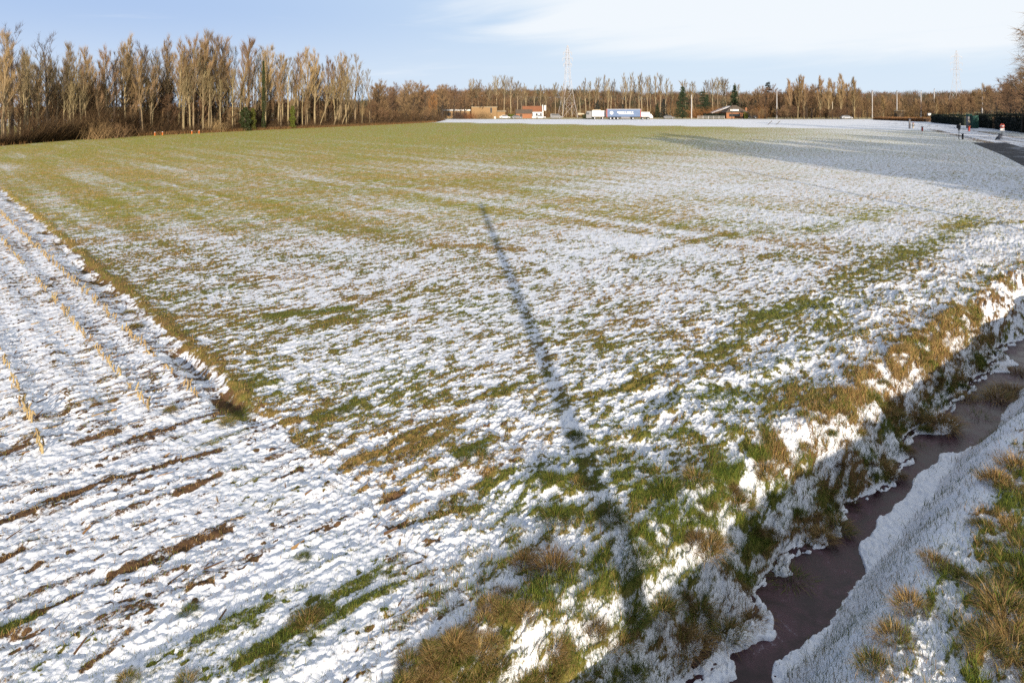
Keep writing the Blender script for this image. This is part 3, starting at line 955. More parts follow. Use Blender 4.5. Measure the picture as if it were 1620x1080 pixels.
V = {}
V['poplar'] = variants(5, lambda: branchy(17, .21, .34, 26, .42, .27, 10, 9, .46, 1.2, .0115, 1.0, rnd=.62, asc=.5), M_bark, M_twig)
V['sparse'] = variants(3, lambda: branchy(17, .19, .42, 16, .48, .25, 7, 7, .46, 1.0, .012, 1.0, rnd=.7, asc=.4), M_bark, M_twigol)
V['dark'] = variants(3, lambda: branchy(17, .22, .36, 15, .52, .28, 7, 7, .46, 1.05, .013, 1.0, rnd=.75, asc=.3), M_barkdark, M_twigdark)
V['round'] = variants(4, lambda: branchy(14, .24, .28, 18, .85, .36, 9, 9, .45, 1.0, .022, .86, upcurl=.3), M_barkdark, M_twigbrown)
V['tallround'] = variants(4, lambda: branchy(16, .26, .52, 15, .60, .31, 8, 8, .46, 1.15, .020, .9, rnd=.75, asc=.25, upcurl=.35), M_barkpale, M_twigol)
V['row'] = variants(4, lambda: branchy(17, .24, .40, 17, .40, .27, 7, 8, .46, 1.15, .019, 1.0, rnd=.65, asc=.5), M_barkpale, M_twigol)
V['rusty'] = variants(1, lambda: branchy(12, .24, .2, 18, .8, .34, 9, 10, .45, .8, .035, .86), M_barkdark, M_twigred)
V['thicket'] = variants(4, lambda: branchy(8, .12, .10, 18, .6, .45, 8, 8, .5, .8, .022, .85), M_barkdark, M_twigbrown)
V['goldthicket'] = variants(2, lambda: branchy(10, .12, .15, 20, .33, .35, 8, 9, .5, 1.0, .020, .95, rnd=.6, asc=.5), M_bark, M_twig)
V['birch'] = variants(1, lambda: branchy(20, .25, .2, 26, .75, .28, 10, 14, .5, 1.7, .019, 1.0, droop=.6), M_barkdark, M_twigbrown)
V['lean'] = variants(2, lambda: branchy(15, .16, .45, 14, .5, .26, 7, 7, .45, 1.0, .016, .9, lean=.35), M_bark, M_twigol)
V['shade'] = variants(3, lambda: branchy(15, .28, .22, 20, .75, .33, 10, 9,   .45, 1.1, .070, .9), M_barkdark, M_twigdark)


def tree(kind, px, Y, topy, label, group=None, name='bare_tree', hm=None, basez=0.0, X=None, cat='tree', wide=1.0):
    """a tree standing at distance Y under photo column px whose top reaches row topy"""
    T, Cn = random.choice(V[kind])
    zt = max(np.array([v.co.z for v in Cn.vertices[::37]])) if False else None
    h0 = {'poplar': 18, 'sparse': 18, 'dark': 18, 'round': 14.5, 'tallround': 16.5, 'row': 18, 'rusty': 12.5, 'thicket': 8.6, 'goldthicket': 11.2, 'birch': 20.5, 'lean': 15, 'shade': 15}[kind]
    h = hm if hm else (PYH - topy) / F * Y + H - basez
    o = thing(name, label, cat, ((at(px, Y) if X is None else X), Y, basez), random.uniform(0, 6.28), group)
    s = h / h0
    o.scale = (s * wide * random.uniform(.9, 1.1), s * wide * random.uniform(.9, 1.1), s)
    link('trunk', T, o)
    link('crown', Cn, o)
    return o


EDGE = [(-120, 240), (0, 230), (100, 222), (200, 216), (330, 210), (430, 205), (550, 200), (620, 197), (690, 193.5)]


def edge_Y(px):
    return 5400 / (np.interp(px, [e[0] for e in EDGE], [e[1] for e in EDGE]) - PYH)


FRONT = [(4, 62, 'poplar'), (18, 48, 'dark'), (38, 92, 'sparse'), (58, 86, 'sparse'), (74, 62, 'dark'), (90, 108, 'sparse'), (108, 78, 'poplar'), (128, 84, 'poplar'), (145, 98, 'sparse'), (167, 84, 'poplar'), (181, 92, 'dark'), (199, 80, 'poplar'),
         (211, 66, 'poplar'), (222, 72, 'dark'), (240, 92, 'sparse'), (252, 84, 'dark'), (268, 68, 'poplar'), (283, 74, 'poplar'), (299, 66, 'poplar'), (306, 80, 'sparse'), (320, 72, 'poplar'), (335, 60, 'poplar'), (347, 66, 'poplar'), (361, 68, 'poplar'),
         (378, 68, 'poplar'), (394, 74, 'poplar'), (420, 80, 'poplar'), (440, 94, 'poplar'), (456, 92, 'sparse'), (470, 88, 'poplar'), (486, 84, 'poplar'), (498, 88, 'poplar'), (514, 98, 'poplar'), (536, 92, 'poplar'), (548, 90, 'sparse'), (562, 88, 'sparse'), (585, 112, 'sparse')]
LABS = {'poplar': ('slender bare poplar with golden twigs along the front of the wood', 'golden bare poplars of the wood edge'),
        'sparse': ('thin bare tree with few olive branches between the golden poplars', 'thin bare trees of the wood edge'),
        'dark': ('tall bare tree with blackish limbs among the golden poplars', 'dark limbed trees of the wood edge')}
for px, ty, k in FRONT:
    tree(k, px, edge_Y(px) + random.uniform(1.5, 7), ty, *LABS[k], name='bare_poplar' if k == 'poplar' else 'bare_tree', wide=1.18)
for i in range(84):                                # second and third rows inside the wood
    px = random.uniform(-80, 600)
    k = random.choice(('poplar', 'sparse', 'dark', 'sparse'))
    e = edge_Y(px)
    ty = np.interp(px, [0, 90, 200, 340, 420, 560, 600], [88, 100, 92, 84, 104, 112, 130]) + random.uniform(-4, 22)
    tree(k, px, e + random.uniform(9, 38), ty, 'bare tree standing deep inside the wood behind the poplars', 'bare trees deep in the wood', 'woodland_tree')
for i in range(46):
    px = random.uniform(-40, 590)
    ty = np.interp(px, [0, 90, 200, 340, 420, 560, 600], [84, 92, 84, 72, 90, 98, 122]) + random.uniform(-4, 16)
    tree(random.choice(('poplar', 'sparse', 'sparse')), px, edge_Y(px) + random.uniform(5, 14), ty, 'fine twigged bare tree standing in the second row of the wood', 'second row of bare trees in the wood', 'slender_tree', wide=.85)
for i in range(34):
    px = random.uniform(-30, 600)
    tree(random.choice(('sparse', 'poplar')), px, edge_Y(px) + random.uniform(.5, 3), np.interp(px, [0, 300, 600], [120, 118, 140]) + random.uniform(-18, 26), 'young slim bare tree with lit trunk at the front of the wood', 'young slim trees at the wood front')
for i in range(95):
    px = random.uniform(-60, 600)
    tree(random.choice(('thicket', 'thicket', 'goldthicket')), px, edge_Y(px) + random.uniform(2, 22), np.interp(px, [0, 300, 600], [146, 142, 154]) + random.uniform(-22, 30), 'low brown understorey tree filling the space between the poplar trunks', 'understorey trees of the wood', 'understorey_tree', wide=1.3)
for (px, ty) in ((505, 128), (527, 118), (540, 122)):
    o = tree('lean', px, edge_Y(px) + 1.5, ty, 'leaning bare multi-stemmed tree at the sunny wood corner', 'leaning trees at the wood corner')
    o.rotation_euler.z = random.uniform(-.3, .3)
# brown round trees beyond
for i in range(58):
    px = random.uniform(575, 790)
    Y = random.uniform(0, 55) + np.interp(px, [575, 690, 790], [196, 232, 292])
    ty = np.interp(px, [575, 600, 650, 700, 740, 790], [134, 128, 131, 131, 134, 138]) + random.uniform(-5, 18)
    tree('round', px, Y, ty, 'rounded brown bare tree crowded in the copse behind the flat-roofed house', 'brown trees of the copse', 'bare_oak')
for i in range(16):
    px = random.uniform(585, 690)
    tree('thicket', px, edge_Y(px) + random.uniform(2, 8), random.uniform(158, 176), 'brown twiggy shrub along the copse edge by the green field', 'shrubs along the copse', 'shrub', cat='shrub', wide=1.3)
tree('rusty', 684, 222, 146, 'beech keeping its rusty orange leaves in front of the copse', None, 'beech_tree')
for (px, ty, k) in ((747, 126, 'tallround'), (757, 128, 'tallround'), (770, 132, 'tallround'), (785, 122, 'tallround'), (797, 121, 'tallround'), (808, 123, 'tallround'), (818, 130, 'tallround'), (826, 138, 'row'), (833, 136, 'row'), (845, 138, 'row'), (855, 137, 'row'), (864, 140, 'row'), (878, 132, 'tallround')):
    tree(k, px, random.uniform(296, 318), ty, 'pale trunked bare tree behind the white and orange houses', 'tall trees behind the houses')
for px in list(range(891, 1064, 7)):
    ty = np.interp(px, [890, 930, 960, 1000, 1040, 1062], [138, 126, 124, 120, 117, 128]) + random.uniform(-3, 9)
    tree('row', px + random.uniform(-2, 2), random.uniform(285, 310), ty, 'tall bare tree with pale trunk in the row behind the lorries', 'row of bare trees behind the lorries', 'row_tree')
for (px, ty) in ((1085, 127), (1096, 130), (1118, 128), (1128, 126), (1136, 124), (1143, 123), (1150, 126), (1165, 132)):
    tree('tallround', px, random.uniform(320, 350), ty, 'bare tree rising behind the dark conifers', 'bare trees behind the conifers')
for i in range(60):
    px = random.uniform(1186, 1368)
    Y = random.uniform(272, 330)
    ty = np.interp(px, [1170, 1200, 1240, 1280, 1330, 1352, 1372], [150, 136, 130, 128, 128, 136, 150]) + random.uniform(-4, 24)
    tree(random.choice(('round', 'round', 'thicket')), px, Y, ty, 'brown bare tree in the dense wood beside the brick bungalow', 'brown wood beside the bungalow', 'bare_oak', wide=.85)
for (px, ty) in ((1262, 120), (1272, 121), (1298, 120), (1330, 118), (1352, 122), (1250, 126), (1310, 124)):
    tree('goldthicket', px, 268, ty, 'golden upright bare tree rising over the brown wood', 'golden trees over the brown wood')
for i in range(70):
    px = random.uniform(1362, 1600)
    Y = random.uniform(262, 330)
    ty = np.interp(px, [1360, 1400, 1500, 1560, 1620], [152, 156, 152, 138, 130]) + random.uniform(-4, 16)
    tree(random.choice(('thicket', 'thicket', 'round', 'goldthicket')), px, Y, ty, 'rusty brown bare tree in the thicket around the lamp posts', 'thicket around the lamp posts', 'bare_tree', wide=1.1)
for i in range(30):
    px = random.uniform(1190, 1480)
    tree('thicket', px, random.uniform(258, 268), random.uniform(166, 174), 'low brown shrub along the far side of the snow strip', 'low shrubs beyond the snow strip', 'shrub', cat='shrub', wide=1.5)
for i in range(16):
    px = random.uniform(1556, 1650)
    tree(random.choice(('round', 'thicket')), px, random.uniform(168, 215), random.uniform(112, 150) + (1620 - px) * .25, 'rusty bare tree over the dark clipped hedge', 'rusty trees over the hedge', 'bare_tree')
tree('birch', 1642, 108, 24, 'tall weeping birch with hanging dark twigs by the lane', None, 'weeping_birch', wide=1.45)
for (px, Y, ty) in ((1598, 142, 118), (1618, 128, 104), (1640, 120, 96), (1578, 160, 132), (1608, 150, 128), (1630, 136, 118)):
    tree('round', px, Y, ty, 'rusty brown bare tree with wide fine branches under the weeping birch', 'brown trees under the birch', 'bare_oak', wide=1.25)
# conifers


def conifer(h, r, n_lev, needles, mt):
    T, Cn = MB(), MB()
    T.tube([(0, 0, -.2), (0, 0, h * .5), (0, 0, h)], [.22, .12, .02], 7)
    for i in range(n_lev):
        f = .10 + .90 * i / n_lev
        zz = f * h
        R = r * (1 - f) ** .75 * rng.uniform(.75, 1.15) + .12
        nb = 11 if f < .8 else 7
        a = rng.uniform(0, 2 * PI, nb)
        tip = np.c_[np.cos(a) * R, np.sin(a) * R, zz - .18 * R + rng.normal(0, .15, nb)] * np.array([1, 1, 1])
        base = np.tile([0, 0, zz + .1], (nb, 1))
        Cn.spikes(base, tip, .05)
        g = rng.uniform(.2, 1.0, (nb, needles, 1))
        b3 = base[:, None] + (tip - base)[:, None] * g
        d = rng.normal(0, .6, (nb, needles, 3)) + np.array([0, 0, -.35]) + (tip - base)[:, None] / (R + .1) * .6
        d /= np.linalg.norm(d, axis=2)[:, :, None]
        Cn.spikes(b3.reshape(-1, 3), (b3 + d * rng.uniform(.35, .75, (nb, needles, 1)) * (h / 12)).reshape(-1, 3), .085 * h / 12)
    return T.data('trunk', M_barkdark, True), Cn.data('crown', mt)


CON = [conifer(12, 3.4, 17, 16, M_needle), conifer(12, 2.6, 17, 16, M_needle), conifer(12, 3.0, 15, 16, M_needleblue), conifer(12, 4.2, 10, 22, M_needle)]
for (px, Y, ty, k, lab) in ((1080, 272, 135, 0, 'broad dark green spruce beside the tall white lamp post'), (1113, 290, 142, 3, 'spreading green pine with an open crown over the dark hedge'), (1050, 274, 156, 2, 'squat dusky blue conifer under the row of bare trees'),
                            (946, 280, 158, 2, 'dark narrow conifer above the white box lorry'), (1162, 300, 134, 1, 'slim brownish spruce just behind the brick bungalow'), (1118, 300, 148, 0, 'small green spruce peeking over the pink shrubs'),
                            (1215, 330, 128, 2, 'dark spruce top poking out of the brown wood'), (985, 285, 164, 2, 'low dusky evergreen directly above the blue trailer'), (1195, 290, 158, 2, 'shadowy evergreen between the bungalow and the brown wood'), (1040, 288, 164, 1, 'small dark evergreen at the end of the bare tree row')):
    o = thing('conifer_tree', lab, 'tree', (at(px, Y), Y, 0), random.uniform(0, 6))
    h = (PYH - ty) / F * Y + H
    o.scale = (h / 12, h / 12, h / 12)
    link('trunk', CON[k][0], o)
    link('crown', CON[k][1], o)


# ivy columns, bushes
def ivy(px, top, name, lab, mt, r, cat='ivy'):
    Y = edge_Y(px) + .3
    h = (PYH - top) / F * Y + H
    o = thing(name, lab, cat, (at(px, Y), Y, 0))
    m = MB()
    m.tube([(0, 0, -.2), (.05, 0, h * .6), (0, 0, h * 1.02)], [.14, .11, .05], 6)
    m.build('stem', M_barkdark, o)
    n = 2600
    zz = rng.uniform(0, 1, n)
    a = rng.uniform(0, 2 * PI, n)
    R = r * (.55 + .45 * np.sin(zz * 9 + 1) ** 2) * (1.05 - .5 * zz ** 3) * np.sqrt(rng.uniform(.3, 1, n))
    l = MB()
    l.leaves(np.c_[R * np.cos(a), R * np.sin(a), zz * h], .13)
    l.build('leaves', mt, o)


ivy(400, 172, 'ivy_column', 'stout column of yellow green ivy next to dark holly', M_ivy, .75)
ivy(463, 168, 'ivy_column', 'taller ragged ivy column on a trunk near the leaning trees', M_ivy, .7)
ivy(417, 96, 'ivy_clad_tree', 'very tall trunk wrapped in olive ivy to its top', M_evergreen, .42, 'tree')
ivy(388, 170, 'holly_bush', 'dark green holly against the bright ivy column', M_evergreen, 1.3, 'shrub')


def bush(px, py, w, h, n, mt, lab, twig=.022, up=.5, Y=None):
    Y = Y or 5400 / (py - PYH)
    o = thing('shrub', lab, 'shrub', (at(px, Y), Y, 0))
    m = MB()
    a = rng.uniform(0, 2 * PI, n)
    b = np.c_[rng.normal(0, w * .22, n), rng.normal(0, w * .22, n), np.zeros(n)]
    t = b + np.c_[np.cos(a) * w * .45 * rng.uniform(0, 1, n), np.sin(a) * w * .45 * rng.uniform(0, 1, n), h * rng.uniform(.4, 1, n)]
    m.spikes(b, t, twig)
    g = rng.uniform(.3, 1, (n, 4, 1))
    b3 = (b[:, None] + (t - b)[:, None] * g).reshape(-1, 3)
    m.spikes(b3, b3 + rng.normal(0, .35, b3.shape) * h * .3 + np.array([0, 0, up * h * .2]), twig * .6)
    m.build('twigs', mt, o)
    return o


bush(335, 209, 5, 2.6, 420, M_twig, 'rounded golden willow bush in front of the poplars')
bush(140, 220, 7, 3.2, 420, M_twigbrown, 'wide reddish bramble mound below the dark wood')
bush(175, 218, 6, 2.6, 380, M_twigbrown, 'reddish brown bush between bramble mound and orange sign')
bush(740, 187.5, 9, 3.0, 420, M_twigred, 'russet hedge-like bush before the pale brick house', Y=268)
bush(766, 187.5, 8, 3.2, 420, M_twigbrown, 'brown bush under the pale brick wall corner', Y=268)
bush(725, 187.5, 6, 3.4, 380, M_twigdark, 'grey brown bush hiding the low flat roof wing', Y=266)
bush(1130, 186, 16, 5, 500, M_twigred, 'pinkish bare shrub mass over the dark clipped hedge', Y=288)
bush(1106, 186, 12, 5, 500, M_twigred, 'pinkish bare shrub beside the white lamp post', Y=290)
bush(1203, 186, 6, 6, 400, M_twigred, 'orange brown bush next to the brick bungalow', Y=275)

# undergrowth along the left wood and the copse
ug = MB()
n = 44000
pxs = rng.uniform(-110, 690, n)
eY = edge_Y(pxs)
dep = rng.uniform(0, 1, n) ** 1.4 * 34
Yb = eY + dep + rng.normal(0, .4, n)
Xb = (pxs - PX0) / F * eY
hgt = (rng.uniform(.3, 1, n) * (1.0 + np.clip(dep, 0, 12) * .36) * (.75 + .7 * vn(pxs / 17, dep / 6, 60)))
b = np.c_[Xb, Yb, np.zeros(n)]
t = b + np.c_[rng.normal(0, .42, n) * hgt, rng.normal(0, .42, n) * hgt, hgt]
cc = np.array([(.062, .038, .020), (.088, .050, .025), (.036, .025, .017), (.11, .07, .036)])[rng.integers(0, 4, n)] * rng.uniform(.7, 1.2, (n, 1))
ug.spikes(b, t, rng.uniform(.014, .034, n), cc)
g = rng.uniform(.3, .95, (n, 1))
b3 = b + (t - b) * g
ug.spikes(b3, b3 + rng.normal(0, .5, (n, 3)) * hgt[:, None] * .35, .014, cc)
k = np.nonzero(dep < 1.6)[0]                        # pale dead grass at the very edge
k = np.repeat(k, 2)
b4 = b[k] + rng.normal(0, .5, (len(k), 3)) * np.array([1, .8, 0])
ug.spikes(b4, b4 + np.c_[rng.normal(0, .18, (len(k), 2)), rng.uniform(.25, .75, len(k))], .03, np.tile((.17, .095, .04), (len(k), 1)) * rng.uniform(.6, 1.2, (len(k), 1)))
tag(ug.build('undergrowth', M_wood), 'brown bramble and scrub under the trees of the wood', None, None, 'stuff')

# scrub line along the far road
sb = MB()
n = 16000
pxs = rng.uniform(560, 1500, n)
Yb = rng.uniform(300, 345, n)
hgt = rng.uniform(1.0, 6.0, n) * (.6 + .6 * (vn(pxs / 18, Yb * 0, 61) * .5 + .5))
b = np.c_[at(pxs, Yb), Yb, np.zeros(n)]
cc = np.array([(.12, .072, .036), (.15, .088, .04), (.085, .056, .033), (.15, .105, .05)])[rng.integers(0, 4, n)] * rng.uniform(.7, 1.2, (n, 1))
sb.spikes(b, b + np.c_[rng.normal(0, .3, n) * hgt, rng.normal(0, .3, n) * hgt, hgt], .10, cc)
tag(sb.build('scrub', M_wood), 'brown scrub behind the far houses and lorries', None, None, 'stuff')

# the far wooded ridge, one mass
fw = MB()
nt = 2600
Yt = rng.uniform(350, 740, nt)
Xt = rng.uniform(-.35, .95, nt) * Yt
zt = ground(Xt, Yt)[0]
ht = rng.uniform(6, 11, nt)
hue = np.array([(.12, .074, .044), (.145, .086, .044), (.095, .07, .05), (.135, .097, .054), (.06, .06, .035)])[rng.integers(0, 5, nt)]
per = 60
a = rng.uniform(0, 2 * PI, (nt, per))
el = rng.uniform(0, 1.15, (nt, per))
c = np.c_[Xt, Yt, zt + ht * .15][:, None]
b = c + np.stack([rng.normal(0, 1.6, (nt, per)), rng.normal(0, 1.6, (nt, per)), rng.uniform(0, .6, (nt, per)) * ht[:, None]], -1)
L = ht[:, None] * rng.uniform(.2, .42, (nt, per))
t = b + np.stack([np.cos(a) * np.sin(el) * L, np.sin(a) * np.sin(el) * L, np.cos(el) * L], -1)
fw.spikes(b.reshape(-1, 3), t.reshape(-1, 3), .16, (np.repeat(hue, per, 0) * rng.uniform(.7, 1.2, (nt * per, 1))))
tag(fw.build('far_wood', M_wood), 'brown winter wood covering the far ridge', None, None, 'stuff')

# trees outside the picture whose shadows fall over the field
rs = random.Random(5)
SHADE = []
for i in range(38):
    y = -22 + 62 * ((i + rs.random()) / 38)
    x = max(.78 * max(y, 0) + 7, 31.5) + rs.uniform(0, 1) ** 1.2 * 34
    SHADE.append((x, y, rs.uniform(11, 16) + (4 if x < 44 and rs.random() < .45 else 0)))
for i in range(22):
    y = 40 + 66 * ((i + rs.random()) / 22)
    SHADE.append((.78 * y + 10 + rs.uniform(0, 16), y, rs.uniform(9, 13)))
for x, y, h in SHADE:
    tree('shade', 0, y, 0, 'spreading bare roadside tree casting its shade over the snowy field', 'roadside trees shading the field', 'roadside_tree', X=x, hm=h)


# ------------------------------------------------------------------ poles, pylons
def pole(name, px, Y, top, lab, group, r=.11, X=None, h=None, m_=None, arm=True):
    h = h or (PYH - top) / F * Y + H
    o = thing(name, lab, 'lamp post', ((at(px, Y) if X is None else X), Y, 0), 0, group)
    m = MB()
    m.tube([(0, 0, -.2), (0, 0, .9), (0, 0, 1.0), (0, 0, h)], [r * 1.35, r * 1.3, r, r * .75], 10)
    m.build('pole', m_ or M_pole, o, smooth=True)
    if arm:
        a = MB()
        a.box((0, -.35, h + .04), (.24, .8, .12), 0, .03)
        a.build('lamp_head', M_darkmetal if m_ else M_pole, o)
    return o


LP = 'pale lamp posts along the motorway'
for (px, Y, top, lab) in ((1094, 268, 150, 'white lamp post directly beside the broad spruce'), (1229, 266, 143, 'white lamp post in front of the brown wood by the bungalow'), (1380, 275, 144, 'white lamp post at the thinning end of the brown wood'),
                          (1419, 285, 144, 'white lamp post above the pale panel in the thicket'), (1457, 285, 144, 'white lamp post of the closely spaced pair, further from the pylon'), (1478, 280, 141, 'white lamp post of the closely spaced pair, nearer the pylon'), (1554, 250, 132, 'white lamp post between the lattice pylon and the birch')):
    pole('lamp_post', px, Y, top, lab, LP, r=.20)
pole('utility_pole', 1158, 264, 163, 'slim brown pole at the corner of the brick bungalow', None, .13, m_=M_timber, arm=False)
pole('utility_pole', 1317, 264, 161, 'short pale pole at the foot of the brown wood', None, .15, m_=M_cream, arm=False)
# two street lamps behind the camera; their long shadows lie on the field
pole('street_lamp', 0, -7.3, 0, 'street lamp on the road verge casting the long narrow shadow up the field', None, .185, X=2.80, h=9.0, m_=M_concrete, arm=False)
pole('street_lamp', 0, 8.7, 0, 'street lamp by the roadside trees casting the thin shadow line', None, .14, X=22.6, h=10.0, m_=M_concrete, arm=False)


def pylon(px, Y, top, wb, lab, arms):
    h = (PYH - top) / F * Y + H
    o = thing('electricity_pylon', lab, 'pylon', (at(px, Y), Y, 0), .25)
    m = MB()
    lev = [0, .2, .36, .5, .62, .72, .8, .88, .95, 1.0]
    wd = [wb, wb * .70, wb * .50, wb * .36, wb * .27, wb * .24, wb * .21, wb * .18, wb * .12, .15]
    cr = [[np.array([sx * w / 2, sy * w / 2, l * h]) for sx, sy in ((-1, -1), (1, -1), (1, 1), (-1, 1))] for l, w in zip(lev, wd)]
    for i in range(len(lev) - 1):
        for j in range(4):
            m.tube([cr[i][j], cr[i + 1][j]], .07, 4, False)
            m.tube([cr[i][j], cr[i + 1][(j + 1) % 4]], .035, 3, False)
            m.tube([cr[i][(j + 1) % 4], cr[i + 1][j]], .035, 3, False)
            m.tube([cr[i + 1][j], cr[i + 1][(j + 1) % 4]], .035, 3, False)
    m.build('lattice_tower', M_lattice, o)
    for (l, L) in arms:
        a = MB()
        for s in (-1, 1):
            a.tube([(0, -.4, l * h), (s * L, 0, l * h)], .07, 4, False)
            a.tube([(0, .4, l * h), (s * L, 0, l * h)], .07, 4, False)
            a.tube([(0, 0, l * h + h * .045), (s * L, 0, l * h)], .06, 4, False)
            a.tube([(s * L, 0, l * h), (s * L, 0, l * h - h * .04)], .09, 4, False)
        a.build('cross_arm', M_lattice, o)


pylon(898, 300, 72, 7.0, 'tall pale lattice pylon between the white house and the lorries', ((.90, 1.9), (.82, 2.3), (.74, 1.9)))
pylon(1513, 420, 80, 8.0, 'pale lattice pylon over the thicket near the birch', ((.90, 4.2), (.80, 4.6), (.70, 4.2)))


# ------------------------------------------------------------------ houses
def flat_house():
    Y = 285
    o = thing('flat_roofed_house', 'pale brick house with flat roof half hidden by russet bushes', 'house', (at(766, Y), Y, 0))
    MB().box((0, 4, 2.25), (10.6, 8, 4.5)).build('wall', M_brick, o)
    MB().box((0, 4, 4.58), (11.0, 8.4, .16)).build('roof', M_cream, o)
    w = MB().box((2.9, -.03, 3.2), (.7, .1, 2.2)).build('window', M_glass, o)
    MB().box((2.9, -.06, 2.05), (.9, .14, .1)).build('sill', M_cream, w)
    MB().box((7.1, 3, 1.4), (3.4, 6, .2 + 2.5)).build('side_wing', M_brick, o)
    MB().box((7.2, 2.6, 2.85), (3.9, 7, .18)).build('canopy', M_cream, o)
    Y = 283
    o = thing('garden_annexe', 'low white-edged flat roof wing behind the grey brown bush', 'annexe', (at(722, Y), Y, 0))
    MB().box((0, 3, 1.5), (11, 6, 3.0)).build('wall', M_brick, o)
    MB().box((0, 3, 3.3), (11.6, 6.6, .6)).build('roof_edge', M_white, o)
    for x in (-3, 0.5, 3.6):
        MB().box((x, -.03, 1.6), (1.4, .1, 1.4)).build('window', M_glass, o)


flat_house()


def white_house():
    Y = 282
    x0 = at(838, Y)
    o = thing('white_house', 'whitewashed house with orange tiled roof and stepped white gable', 'house', (x0, Y, 0))
    m = MB().box((2.6, 2.5, 1.35), (6.2, 5, 2.7))
    m.build('wall', M_white, o)
    r = MB().prism([(-.6, 2.7), (5.8, 2.7), (2.6, 5.0)], 0, -3.0, 5.2)
    r.build('roof', M_tile, o)
    g = MB().prism([(-.7, 2.3), (5.9, 2.3), (5.9, 2.9), (3.2, 5.5), (2.0, 5.5), (-.7, 2.9)], 0, 5.2, 5.65)
    g.build('gable', M_white, o)
    MB().box((6.5, 3.0, 4.2), (.8, .9, 2.2)).build('chimney', M_white, o)
    for x in (0.9, 2.9, 4.6):
        f = MB().box((x, -.02, 1.4), (.8, .08, 1.2)).build('window', M_glass, o)
        MB().box((x, -.05, .76), (1.0, .12, .08)).build('sill', M_cream, f)
    Y = 279
    o = thing('brick_barn', 'low orange brick barn with grey tiled roof joined before the white house', 'barn', (at(829, Y), Y, 0))
    MB().box((0, 2, .95), (6.6, 4, 1.9)).build('wall', M_orangebrick, o)
    MB().prism([(-.25, 1.9), (4.25, 1.9), (2.0, 3.6)], 0, -3.5, 3.5).build('roof', M_greyroof, o)
    MB().box((-1.2, -.03, .85), (1.0, .1, 1.7)).build('door', M_timber, o)


white_house()


def bungalow():
    Y = 276
    o = thing('brick_bungalow', 'brick bungalow with hipped grey roof and white window band', 'house', (at(1166, Y), Y, 0))
    MB().box((0, 4, 1.2), (8.6, 8, 2.4)).build('wall', M_orangebrick, o)
    v = [(-4.7, -.4, 2.4), (4.7, -.4, 2.4), (4.7, 8.4, 2.4), (-4.7, 8.4, 2.4), (-.9, 3.5, 5.3), (.9, 3.5, 5.3)]
    r = MB().add(v, [(0, 1, 5, 4), (2, 3, 4, 5), (3, 2, 1, 0)], [(1, 2, 5), (3, 0, 4)])
    ro = r.build('roof', M_greyroof, o)
    MB().box((3.9, 1.0, 3.1), (.7, .8, 2.6)).build('chimney', M_orangebrick, ro)
    d = MB().box((-1.0, .2, 3.35), (3.4, .5, .7))
    d.build('dormer_band', M_white, o)
    MB().box((-1.0, -.04, 1.3), (4.4, .1, 1.1)).build('window', M_glass, o)
    Y = 286
    o = thing('lean_to_shed', 'shed with long sloping grey sheet roof behind the bungalow', 'shed', (at(1141, Y), Y, 0))
    MB().prism([(-3.6, 0), (3.6, 0), (3.6, 4.6), (-3.6, 2.0)], 1, 0, 4).build('wall', M_timber, o)
    MB().prism([(-4.0, 1.95), (3.9, 4.75), (3.9, 5.05), (-4.0, 2.25)], 1, -.3, 4.3).build('roof', M_lattice, o)


bungalow()


# ------------------------------------------------------------------ hedges, reeds
def hedge(pa, pb, ha, hb, d, mt, lab, n=5200, name='hedge', leaf=.11, spiky=False):
    A, B = np.array(pa), np.array(pb)
    L = np.linalg.norm(B - A)
    dr = (B - A) / L
    nr = np.array([-dr[1], dr[0]])
    o = thing(name, lab, 'hedge', (A[0], A[1], 0))
    t = rng.uniform(0, 1, n)
    hh = (ha + (hb - ha) * t) * (1 + .07 * vn(t * L / 1.7, t * 0, 70) + .04 * vn(t * L / .5, t * 0, 71))
    face = rng.uniform(0, 1, n)
    s = np.where(face < .4, -.5, np.where(face < .5, .5, rng.uniform(-.5, .5, n))) * d
    zz = np.where(face < .5, rng.uniform(0, 1, n) * hh, hh) + rng.normal(0, .06, n)
    p = np.c_[dr[0] * t * L + nr[0] * s, dr[1] * t * L + nr[1] * s, zz]
    m = MB()
    if spiky:
        p[:, 2] *= rng.uniform(.0, .7, n)
        m.spikes(p, p + np.c_[rng.normal(0, .15, (n, 2)), rng.uniform(.3, .7, n)], .03)
    else:
        m.leaves(p, leaf)
    m.build('leaves', mt, o)
    c = MB()
    c.box(((B - A)[0] / 2, (B - A)[1] / 2, min(ha, hb) * .44), (L, d * .8, min(ha, hb) * .88), math.atan2(dr[1], dr[0]))
    c.build('core', M_twigbrown if spiky else M_hedge, o)
    return o


hedge(P(1478, 194), P(1531, 199), 2.3, 2.6, 2.0, M_hedge, 'dark clipped hedge section ending at the grey cabinet', leaf=.16)
hedge(P(1549, 201), P(1572, 203.5), 2.9, 2.9, 2.0, M_hedge, 'short dark hedge section next to the green cabinet', 3000, leaf=.16)
hedge(P(1582, 204.5), P(1660, 214), 3.3, 3.1, 2.2, M_hedge, 'tall dark hedge behind the red and white sign', 6000, leaf=.16)
hedge(P(1576, 203.6), P(1582, 204.6), 2.2, 2.4, 1.4, M_twigbrown, 'gap of brown beech leaves between two dark hedges', 900, leaf=.14)
hedge(P(1394, 189.8), P(1476, 193.0), 1.1, 1.7, 6.0, M_twigred, 'long mound of russet reeds before the dark hedge', 6000, 'reed_bed', spiky=True)
hedge((at(1113, 276), 276), (at(1146, 276), 276), 1.9, 2.0, 1.4, M_hedge, 'low clipped evergreen hedge behind the white rail fence', 2600, leaf=.16)
